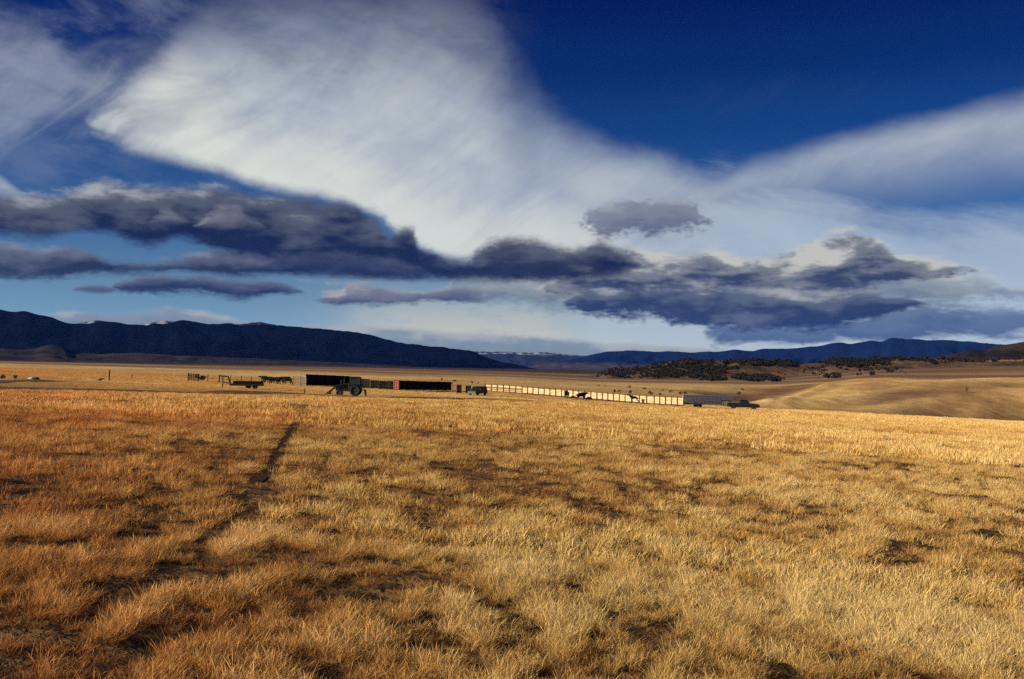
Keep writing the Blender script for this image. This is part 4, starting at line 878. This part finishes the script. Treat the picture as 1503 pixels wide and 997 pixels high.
def windbreak(px0, r0, px1, r1, h, label, n=6, mat=DKWOOD):
    p0, p1 = spot(px0, r0, 572), spot(px1, r1, 572); d = p1 - p0; yaw = math.atan2(d.y, d.x); L = math.hypot(d.x, d.y)
    t_ = thing('windbreak_fence', p0, yaw, label, 'windbreak', 'dark boarded windbreaks of the pens'); a = Matrix.Rotation(-math.atan2(d.z, L), 3, 'Y')
    m = MB(); nb = max(3, int(L / 0.21)); g = random.Random(int(px0))
    for k in range(nb):
        x = L * (k + 0.5) / nb; m.box((x, 0.08, d.z * x / L + h / 2 + 0.06), (L / nb * 0.93, 0.03, h * g.uniform(0.965, 1.0)))
    m.build('upright_board', mat, t_)
    m = MB()
    for z in (0.45, h * 0.82): m.box((L / 2, 0.0, d.z / 2 + z), (L, 0.09, 0.14), a)
    m.build('stringer', mat, t_)
    for k in range(n):
        x = L * k / (n - 1); MB().tube((x, -0.12, d.z * x / L - 0.3), (x, -0.12, d.z * x / L + h + 0.12), 0.085, 0.08, 8).build('post', mat, t_)
    return t_
windbreak(449, 205, 514, 226, 2.3, 'dark boarded windbreak directly behind the tractor', 6)
windbreak(586, 210, 663, 236, 2.0, 'longest dark boarded windbreak, right of the red gate', 8)
windbreak(515, 226, 542, 214, 1.9, 'dark boarded panel behind the back wheel of the tractor', 4)
windbreak(544, 212, 555.5, 212, 1.75, 'dark boarded panel nearest the tractor in the row of three by the red gate', 2)
windbreak(557.5, 212, 570, 212, 1.7, 'middle dark boarded panel of the three between tractor and red gate', 3)
windbreak(571.5, 209, 577, 209, 1.8, 'narrow dark boarded panel touching the red gate', 2)
windbreak(671, 214, 677, 214, 1.75, 'narrow dark boarded panel between the brown gate and the gap by the car', 2)
windbreak(684, 212, 691, 212, 1.70, 'short dark boarded panel right behind the dark car', 2)

def pipe_gate(name, px0, px1, r, h, bars, label, cat, mat, rad=0.03, ups=3, group=None, y=565):
    p0, p1 = spot(px0, r, y), spot(px1, r, y); d = p1 - p0; L = math.hypot(d.x, d.y); t_ = thing(name, p0, math.atan2(d.y, d.x), label, cat, group)
    m = MB()
    for k in range(bars): z = 0.2 + (h - 0.2) * k / (bars - 1); m.tube((0, 0, z), (L, 0, d.z + z), rad, seg=8)
    m.build('rail', mat, t_)
    for k in range(ups):
        x = L * k / (ups - 1); MB().tube((x, 0.0, d.z * x / L - (0.2 if k in (0, ups - 1) else -0.2)), (x, 0, d.z * x / L + h + (0.12 if k in (0, ups - 1) else 0)), rad * (1.8 if k in (0, ups - 1) else 1.1), seg=8).build('upright', mat, t_)
    return t_
pipe_gate('pipe_panel', 430, 440, 203, 1.75, 6, 'left one of the two pale pipe panels beside the windbreak behind the tractor', 'corral panel', PIPE, 0.045, 4, 'pale pipe corral panels')
pipe_gate('pipe_panel', 441, 449, 204, 1.70, 6, 'right one of the two pale pipe panels, touching the windbreak behind the tractor', 'corral panel', PIPE, 0.045, 4, 'pale pipe corral panels')
pipe_gate('steel_gate', 578, 585, 206, 2.0, 5, 'red steel gate left of the longest windbreak', 'gate', REDP, 0.07, 3)
pipe_gate('steel_gate', 664, 670, 216, 1.75, 5, 'reddish brown narrow gate right of the longest windbreak', 'gate', paint('brown_gate_paint', (0.20, 0.10, 0.075), 0.6), 0.06, 3)
pipe_gate('wooden_panel', 276, 291, 184, 1.25, 4, 'dark wooden corral panel standing furthest left, beside a dark bush', 'corral panel', DKWOOD, 0.055, 7)
fence_run('wire_fence', spot(305, 190, 558), spot(384, 205, 561), 6, 1.35, 0.075, 'thin dark post fence with two wires behind the flatbed trailer', 'fence', GREYWOOD, [(0.55, 0.03), (1.0, 0.03)], GREYWOOD, 'wire', 0.02, jitter=0.03)
fence_run('rail_fence', spot(384, 205, 562), spot(430, 203, 563), 5, 1.45, 0.08, 'dark pole fence with the three leftmost black cattle behind it', 'fence', GREYWOOD, [(0.5, 0.10), (0.95, 0.10), (1.35, 0.10)], DKWOOD, 'rail', 0.08)
fence_run('rail_fence', spot(514, 206, 568), spot(578, 206, 572), 7, 1.55, 0.08, 'dark pole fence between the tractor and the red gate, in front of three boarded panels', 'fence', GREYWOOD, [(0.5, 0.10), (1.0, 0.10), (1.45, 0.10)], DKWOOD, 'rail', 0.08)
def lone_post(px, y, h, label, lean=0.0, rad=0.09, r=None):
    p = spot(px, r or plane_r(px, y), y); t_ = MB().tube((0, 0, -0.3), (lean * h, 0, h), rad, rad * 0.9, 9).tube((lean * h, 0, h), (lean * h, 0, h + 0.02), rad * 0.9, rad * 0.5, 9).build('fence_post', GREYWOOD)
    t_.location = p; return tag(t_, label, 'post', 'single posts in the grass')
lone_post(160, 558.5, 1.30, 'lone dark fence post standing far to the left in the open grass', 0.02)
lone_post(193, 557.5, 0.75, 'short leaning post stump right of the lone dark fence post', 0.12, 0.07)
lone_post(447, 577.5, 0.55, 'stubby marker post in the grass at the far end of the cattle trail', 0.0, 0.07)

# ------------------------------------------------------------------ animals, each body one skinned surface
def skin_body(name, joints, edges, mat, parent, sub=2):
    bm = bmesh.new(); ly = bm.verts.layers.skin.verify(); vs_ = []
    for i, (x, y, z, r) in enumerate(joints):
        v = bm.verts.new((x, y, z)); rr = r if isinstance(r, tuple) else (r, r); v[ly].radius = rr; v[ly].use_root = (i == 0); vs_.append(v)
    for a, b in edges: bm.edges.new((vs_[a], vs_[b]))
    me = bpy.data.meshes.new(name); bm.to_mesh(me); bm.free()
    o = bpy.data.objects.new(name, me); COL.objects.link(o)
    md = o.modifiers.new('skin', 'SKIN'); md.use_smooth_shade = True; o.modifiers.new('sub', 'SUBSURF').levels = sub
    dg = bpy.context.evaluated_depsgraph_get(); dg.update()
    nm = bpy.data.meshes.new_from_object(o.evaluated_get(dg)); nm.name = name
    o.modifiers.clear(); o.data = nm; nm.materials.clear(); nm.materials.append(mat); nm.polygons.foreach_set('use_smooth', np.ones(len(nm.polygons), bool))
    if parent is not None: o.parent = parent
    return o
def quadruped(name, label, cat, group, mat, J, tail, ears, legs_f, legs_h, loc, yaw, scale, mane=None):
    t_ = thing(name, loc, yaw, label, cat, group); t_.scale = (scale,) * 3
    joints = list(J); edges = [(i, i + 1) for i in range(len(J) - 1)]
    for anchor, chain in ((2, legs_f), (0, legs_h)):
        for sd in (-1, 1):
            prev = anchor
            for q, (x, y, z, r) in enumerate(chain):
                dx = 0.12 * sd * (1 - z) if q else 0
                joints.append((x + dx, y * sd, z, r)); edges.append((prev, len(joints) - 1)); prev = len(joints) - 1
    skin_body('body', joints, edges, mat, t_)
    m = MB()
    for (a, b, r0, r1) in tail: m.tube(a, b, r0, r1, 7)
    m.build('tail', MANE, t_)
    for sd in (-1, 1):
        a, b = ears; MB().tube((a[0], a[1] * sd, a[2]), (b[0], b[1] * sd, b[2]), 0.055, 0.015, 6).build('ear', mat, t_)
    if mane:
        m = MB()
        for (a, b) in zip(mane[:-1], mane[1:]): m.tube(a, b, 0.07, 0.06, 6)
        m.build('mane', MANE, t_)
    return t_
cF = [(0.52, 0.22, 0.76, 0.13), (0.50, 0.20, 0.44, 0.065), (0.52, 0.20, 0.12, 0.05), (0.56, 0.20, 0.04, 0.065)]
cH = [(-0.72, 0.24, 0.86, 0.19), (-0.56, 0.25, 0.68, 0.12), (-0.86, 0.22, 0.44, 0.06), (-0.80, 0.22, 0.12, 0.05), (-0.76, 0.22, 0.04, 0.065)]
cT = [((-1.02, 0, 1.22), (-1.10, 0, 0.8), 0.035, 0.025), ((-1.10, 0, 0.8), (-1.10, 0, 0.45), 0.045, 0.03)]
STAND = [(-0.72, 0, 1.08, (0.32, 0.36)), (-0.05, 0, 0.98, (0.40, 0.45)), (0.50, 0, 1.02, (0.34, 0.40)), (0.88, 0, 1.16, 0.22), (1.16, 0, 1.28, 0.13), (1.46, 0, 1.12, 0.095)]
GRAZE = [(-0.72, 0, 1.08, (0.32, 0.36)), (-0.05, 0, 0.98, (0.40, 0.45)), (0.50, 0, 1.00, (0.34, 0.40)), (0.92, 0, 0.82, 0.19), (1.16, 0, 0.50, 0.13), (1.30, 0, 0.20, 0.095)]
G1 = 'black cattle in the pens'
COW_A = quadruped('cow', 'leftmost of the three black cattle behind the left pole fence', 'cow', G1, HIDE, STAND, cT, ((1.12, 0.10, 1.34), (1.08, 0.28, 1.36)), cF, cH, spot(391, 209, 562), R(185), 1.15)
COW_B = quadruped('cow', 'middle one of the three black cattle behind the left pole fence, head down', 'cow', G1, HIDE, GRAZE, cT, ((1.10, 0.10, 0.58), (1.04, 0.27, 0.66)), cF, cH, spot(406, 210, 562), R(-8), 1.15)
copy_thing(COW_A, spot(421, 211, 563), R(175), 'rightmost and nearest to the pipe panels of the three left black cattle', 1.18)
copy_thing(COW_B, spot(398, 216, 562), R(172), 'black cow mostly hidden behind the leftmost and the middle one of the left cattle', 1.12)
copy_thing(COW_A, spot(415, 217, 563), R(5), 'black cow mostly hidden behind the rightmost two of the left cattle', 1.15)
G2 = 'black cattle outside the board fence'
c_ = copy_thing(COW_A, spot(831.5, 214, 587), R(96), 'black cow seen end on in front of the pale boards, left of the group', 1.25); c_['group'] = G2
c_ = copy_thing(COW_B, spot(841, 211, 588), R(205), 'small dark calf with lowered head between two black cows at the pale fence', 0.62); c_['group'] = G2
c_ = copy_thing(COW_A, spot(853, 208, 589), R(25), 'largest black cow of the group standing broadside at the pale fence', 1.22); c_['group'] = G2
c_ = copy_thing(COW_B, spot(864, 206, 590), R(-20), 'small black calf grazing at the right end of the group by the pale fence', 0.68); c_['group'] = G2
hF = [(0.58, 0.17, 0.98, 0.12), (0.58, 0.15, 0.56, 0.062), (0.58, 0.15, 0.16, 0.045), (0.63, 0.15, 0.04, 0.06)]
hH = [(-0.62, 0.18, 1.05, 0.19), (-0.48, 0.19, 0.84, 0.12), (-0.80, 0.16, 0.54, 0.06), (-0.72, 0.16, 0.14, 0.045), (-0.68, 0.16, 0.04, 0.06)]
HORSE = [(-0.62, 0, 1.30, (0.26, 0.28)), (0.0, 0, 1.22, (0.27, 0.30)), (0.55, 0, 1.25, (0.25, 0.29)), (0.92, 0, 1.52, 0.16), (1.22, 0, 1.80, 0.12), (1.58, 0, 1.58, 0.085)]
quadruped('horse', 'dark horse facing left in front of the pale boards near the livestock trailer', 'horse', None, BAY, HORSE, [((-0.92, 0, 1.42), (-1.06, 0, 1.0), 0.05, 0.07), ((-1.06, 0, 1.0), (-1.05, 0, 0.5), 0.07, 0.03)],
          ((1.18, 0.06, 1.88), (1.18, 0.09, 2.03)), hF, hH, spot(931, 200, 594), R(186), 1.0, mane=[(0.62, 0, 1.54), (0.86, 0, 1.70), (1.12, 0, 1.92)])

# ------------------------------------------------------------------ bushes, stones
SAGE = material('dark_sagebrush'); oi = SAGE.node_tree.nodes.new('ShaderNodeObjectInfo'); ge = SAGE.node_tree.nodes.new('ShaderNodeNewGeometry')
surface(ramp(Ex(ge.outputs['Random Per Island']) * 0.7 + Ex(oi.outputs['Random']) * 0.3, [(0.1, (0.012, 0.013, 0.010)), (0.9, (0.050, 0.046, 0.034))]), 0.9)
BARK = paint('bush_bark', (0.05, 0.035, 0.025), 0.9)
def leafy(n, rx, ry, rz, leaf, seed, lobes=5):
    g = np.random.default_rng(seed); m = MB(); cs = [(g.normal(0, 0.45), g.normal(0, 0.45), g.uniform(0.3, 0.85), g.uniform(0.35, 0.6)) for _ in range(lobes)]
    for _ in range(n):
        cx, cy, cz, cr = cs[g.integers(lobes)]; d = g.normal(0, 1, 3); d /= np.linalg.norm(d); d *= cr * g.uniform(0.5, 1.0)
        p = Vector(((cx + d[0]) * rx, (cy + d[1]) * ry, max(0.02, (cz + d[2] * 0.7)) * rz)); u = Vector(g.normal(0, 1, 3)).normalized() * leaf * g.uniform(0.6, 1.3); v = u.cross(Vector(g.normal(0, 1, 3))).normalized() * leaf * 0.6
        m.quad([p - u, p + v, p + u, p - v])
    return m
def bush_proto(seed, rx, rz):
    t_ = thing('sagebrush', (0, 0, 0), 0, 'x', 'bush', 'dark sagebrush on the plain')
    leafy(260, rx, rx, rz, 0.11, seed).build('foliage', SAGE, t_)
    m = MB(); g = random.Random(seed)
    for k in range(5): m.tube((0, 0, -0.15), (g.uniform(-.4, .4) * rx, g.uniform(-.4, .4) * rx, rz * 0.6), 0.04, 0.015, 5)
    m.build('stem', BARK, t_); return t_
bushes = [(648, 558, 5, 'lone dark bush on the plain above the long dark windbreak'), (667, 560.5, 6, 'dark bush on the plain above the brown gate'), (693, 562.5, 5, 'left bush of the pair on the plain above the dark car'), (702, 563.2, 4, 'right bush of the pair on the plain above the dark car'),
 (879, 567, 4, 'faint far bush up the plain above the cattle group'), (888, 567, 3, 'fainter tiny bush next to the far bush above the cattle group'), (902, 576, 7, 'left half of the double bush just over the fence between cattle and horse'), (909, 576, 6, 'right half of the double bush just over the fence between cattle and horse'),
 (924, 569.5, 6, 'dark bush on the plain high above the horse'), (925, 577.5, 8, 'wide dark bush just over the fence above the horse'), (945, 572, 6, 'round dark bush on the plain right of the one high above the horse'), (955, 579.5, 9, 'wide low bush over the fence right of the horse'), (969, 580, 6, 'small bush over the fence next to the wide low bush'),
 (973, 574, 4, 'pale small bush on the plain over the right fence run'), (984, 576.5, 6, 'dark bush on the plain over the last fence run'), (998, 579, 7, 'left of the two touching bushes beside the livestock trailer roof'), (1005, 579, 7, 'right of the two touching bushes beside the livestock trailer roof'),
 (1090, 573.5, 5, 'upright dark bush on the brown slope above the pickup'), (1085, 579.5, 8, 'lower wide bush on the brown slope above the pickup'), (296, 559, 17, 'dark round bush behind the leftmost corral panel'),
 (4, 556.5, 5, 'low bush at the left edge beside the stony strip'), (22, 556, 4, 'little dark bush between the stones at the left edge'), (148, 559.5, 4, 'tiny bush left of the lone fence post')]
protos = [bush_proto(31, 0.75, 0.95), bush_proto(47, 0.9, 0.85), bush_proto(59, 0.65, 1.15)]
for i, (px, y, wpx, lab) in enumerate(bushes):
    if px == 296: p, r = spot(296, 188, 559), 188
    else: p, r = hit(px, y)
    s_c = max(0.4, wpx * r / F / 1.7)
    if i < 3: b = protos[i]; b.location = p; b.rotation_euler.z = i * 1.3; b.scale = (s_c,) * 3; b['label'] = lab
    else: copy_thing(protos[i % 3], p, i * 0.9, lab, s_c)
p, r = hit(1419, 577.5)
tr = thing('small_tree', p, 0, 'thin pale lone tree on the shaded slope of the golden hill', 'tree')
m = leafy(260, 1.0, 1.0, 3.6, 0.20, 77, 8); m.build('crown', paint('bare_twigs', (0.13, 0.085, 0.045), 0.9, 0.3), tr); MB().tube((0, 0, -0.3), (0.1, 0, 2.6), 0.16, 0.06, 7).build('trunk', BARK, tr)

def stone(name, p, s, seed, label, mat, squash=0.55):
    bm = bmesh.new(); bmesh.ops.create_icosphere(bm, subdivisions=3, radius=1.0); g = np.random.default_rng(seed); off = g.uniform(0, 50)
    for v in bm.verts:
        n = v.co.normalized(); k = 0.75 + 0.55 * float(fbm(np.array([n.x * 1.3 + off + n.z]), np.array([n.y * 1.3 - off + n.z * 0.7]), seed, 3)[0])
        v.co = Vector((n.x * k * s, n.y * k * s * 0.8, n.z * k * s * squash))
    me = bpy.data.meshes.new(name); bm.to_mesh(me); bm.free(); me.materials.append(mat); me.polygons.foreach_set('use_smooth', np.ones(len(me.polygons), bool))
    o = bpy.data.objects.new(name, me); COL.objects.link(o); o.location = p + Vector((0, 0, s * squash * 0.25)); return tag(o, label, 'rock')
p, _ = hit(46, 556.5); stone('rock', p, 0.30, 8, 'pale boulder beside the track at the left edge', paint('white_boulder', (0.36, 0.33, 0.30), 0.9, 0.2, 6.0))
p, _ = hit(53, 556.8); stone('rock', p, 0.34, 9, 'dark boulder touching the pale boulder at the left edge', paint('dark_boulder', (0.035, 0.03, 0.03), 0.9))

# ------------------------------------------------------------------ wood of junipers on the rocky hills
from mathutils.bvhtree import BVHTree
dg = bpy.context.evaluated_depsgraph_get(); dg.update()
def bvh(o):
    me = o.data; n = len(me.vertices); co = np.empty(n * 3); me.vertices.foreach_get('co', co); co = co.reshape(-1, 3)
    return BVHTree.FromPolygons([tuple(c) for c in co], [tuple(p.vertices) for p in me.polygons])
trees_ = [bvh(rk), bvh(field)]
MORE = 1.7
masks = [(874, 541, 940, 556, 240), (932, 527, 1066, 556, 900), (1066, 524, 1186, 538, 480), (1063, 538, 1084, 544, 24), (1031, 555, 1068, 560, 60), (1074, 551, 1145, 561, 240), (1198, 522, 1300, 540, 560), (1300, 522, 1390, 531, 200),
         (1206, 550, 1234, 556, 26), (1362, 530, 1390, 536, 16), (1140, 535, 1330, 552, 60), (1370, 525, 1540, 532, 200)]
g = np.random.default_rng(3); pts, siz = [], []
origin = Vector((0, 0, EYE))
for x0, y0, x1, y1, n in masks:
    for _ in range(int(n * MORE)):
        px, py = g.uniform(x0, x1), g.uniform(y0, y1)
        ex, ey = (px - (x0 + x1) / 2) / (x1 - x0) * 2, (py - (y0 + y1) / 2) / (y1 - y0) * 2
        if ex * ex + ey * ey * 0.8 + (float(fbm(np.array([px / 9.0]), np.array([py / 3.5]), 71, 3)[0]) - 0.5) * 2.4 > 1.0: continue
        d = ray(px, py); best = None
        for tr_ in trees_:
            h = tr_.ray_cast(origin, d)
            if h[0] is not None and (best is None or h[3] < best[1]): best = (h[0], h[3])
        if best and 700 < best[1] < 2600: pts.append(best[0]); siz.append(0.22 + 0.95 * g.uniform() ** 1.8)
JUN = bpy.data.collections.new('junipers')
JMAT = material('juniper_foliage'); oi = JMAT.node_tree.nodes.new('ShaderNodeObjectInfo'); ge = JMAT.node_tree.nodes.new('ShaderNodeNewGeometry')
surface(ramp(Ex(ge.outputs['Random Per Island']) * 0.6 + Ex(oi.outputs['Random']) * 0.4, [(0.1, (0.006, 0.006, 0.006)), (0.9, (0.022, 0.020, 0.017))]), 0.9)
for k in range(4):
    m = leafy(150, 2.4, 2.4, 4.6, 0.75, 300 + k, 6); m.tube((0, 0, -1), (0, 0, 2), 0.3, 0.15, 6)
    me = bpy.data.meshes.new('juniper'); m.bm.to_mesh(me); m.bm.free(); me.materials.append(JMAT); JUN.objects.link(bpy.data.objects.new('juniper_%d' % k, me))
n = len(pts); me = bpy.data.meshes.new('juniper_woods'); me.vertices.add(n); me.vertices.foreach_set('co', np.array([tuple(p) for p in pts], np.float32).ravel()); me.materials.append(JMAT)
def att(nm, ty, v, f='value'): a = me.attributes.new(nm, ty, 'POINT'); a.data.foreach_set(f, v)
att('pick', 'INT', g.integers(0, 4, n).astype(np.int32)); sz = np.array(siz, np.float32)
att('size', 'FLOAT_VECTOR', np.stack([sz * 1.15, sz * 1.15, sz], -1).astype(np.float32).ravel(), 'vector'); att('rot', 'FLOAT_VECTOR', np.stack([0 * sz, 0 * sz, g.uniform(0, 6.28, n)], -1).astype(np.float32).ravel(), 'vector'); att('tint', 'FLOAT', sz)
jw = bpy.data.objects.new('juniper_woods', me); COL.objects.link(jw); tag(jw, 'dark juniper woods scattered over the rocky hills', kind='stuff')
ng2 = bpy.data.objects['dry_grass'].modifiers[0].node_group.copy()
for nd in ng2.nodes:
    if nd.bl_idname == 'GeometryNodeCollectionInfo': nd.inputs['Collection'].default_value = JUN
jw.modifiers.new('trees', 'NODES').node_group = ng2

# ------------------------------------------------------------------ worn dirt tracks
def track(pts, width, mat, seed, lift=0.012, name='dirt_track'):
    P_ = [spot(x, plane_r(x, y), y) for x, y in pts] if len(pts[0]) == 2 and name != 'path' else [Vector((x, y, 0)) for x, y in pts]; X = [p.x for p in P_]; Y = [p.y for p in P_]
    s = np.concatenate([[0], np.cumsum(np.hypot(np.diff(X), np.diff(Y)))]); n = int(s[-1] / 0.6); u = np.linspace(0, s[-1], n)
    cx, cy_ = pchip(s, np.array(X), u), pchip(s, np.array(Y), u); tx, ty = np.gradient(cx), np.gradient(cy_); l = np.hypot(tx, ty); nx, ny = -ty / l, tx / l
    v = np.linspace(-0.5, 0.5, 9); wv = width * (0.75 + 0.5 * fbm(u / 6.0, u * 0 + seed, seed, 3))
    XX = cx[:, None] + nx[:, None] * v[None] * wv[:, None]; YY = cy_[:, None] + ny[:, None] * v[None] * wv[:, None]
    o = grid_mesh(name, XX, YY, ground(XX, YY) + lift, mat); return tag(o, kind='structure')
DIRT = material('worn_dirt'); Pd = position(); nd_ = noise(Pd, 0.8, 6, 0.65)
surface(ramp(nd_, [(0.32, (0.050, 0.028, 0.018)), (0.5, (0.095, 0.055, 0.034)), (0.7, (0.18, 0.105, 0.055))]), 0.95, nd_, 0.6, 0.08, 0.05)
TRODSOIL = material('trodden_soil'); Pd = position(); nd2 = noise(Pd, 2.5, 6, 0.65)
surface(ramp(nd2, [(0.32, (0.016, 0.009, 0.006)), (0.7, (0.060, 0.032, 0.017))]), 0.95, nd2, 0.6, 0.05, 0.05)
track(TRAIL, 0.27, TRODSOIL, 5, name='path')
track([(-260, 570), (-100, 569.5), (0, 570), (150, 571.5), (300, 575.5), (420, 578), (500, 582), (620, 584.5), (760, 588), (900, 594)], 5.0, DIRT, 3)
track([(-200, 561), (-80, 560.5), (0, 560), (40, 559.5), (75, 558.5)], 3.2, DIRT, 9)
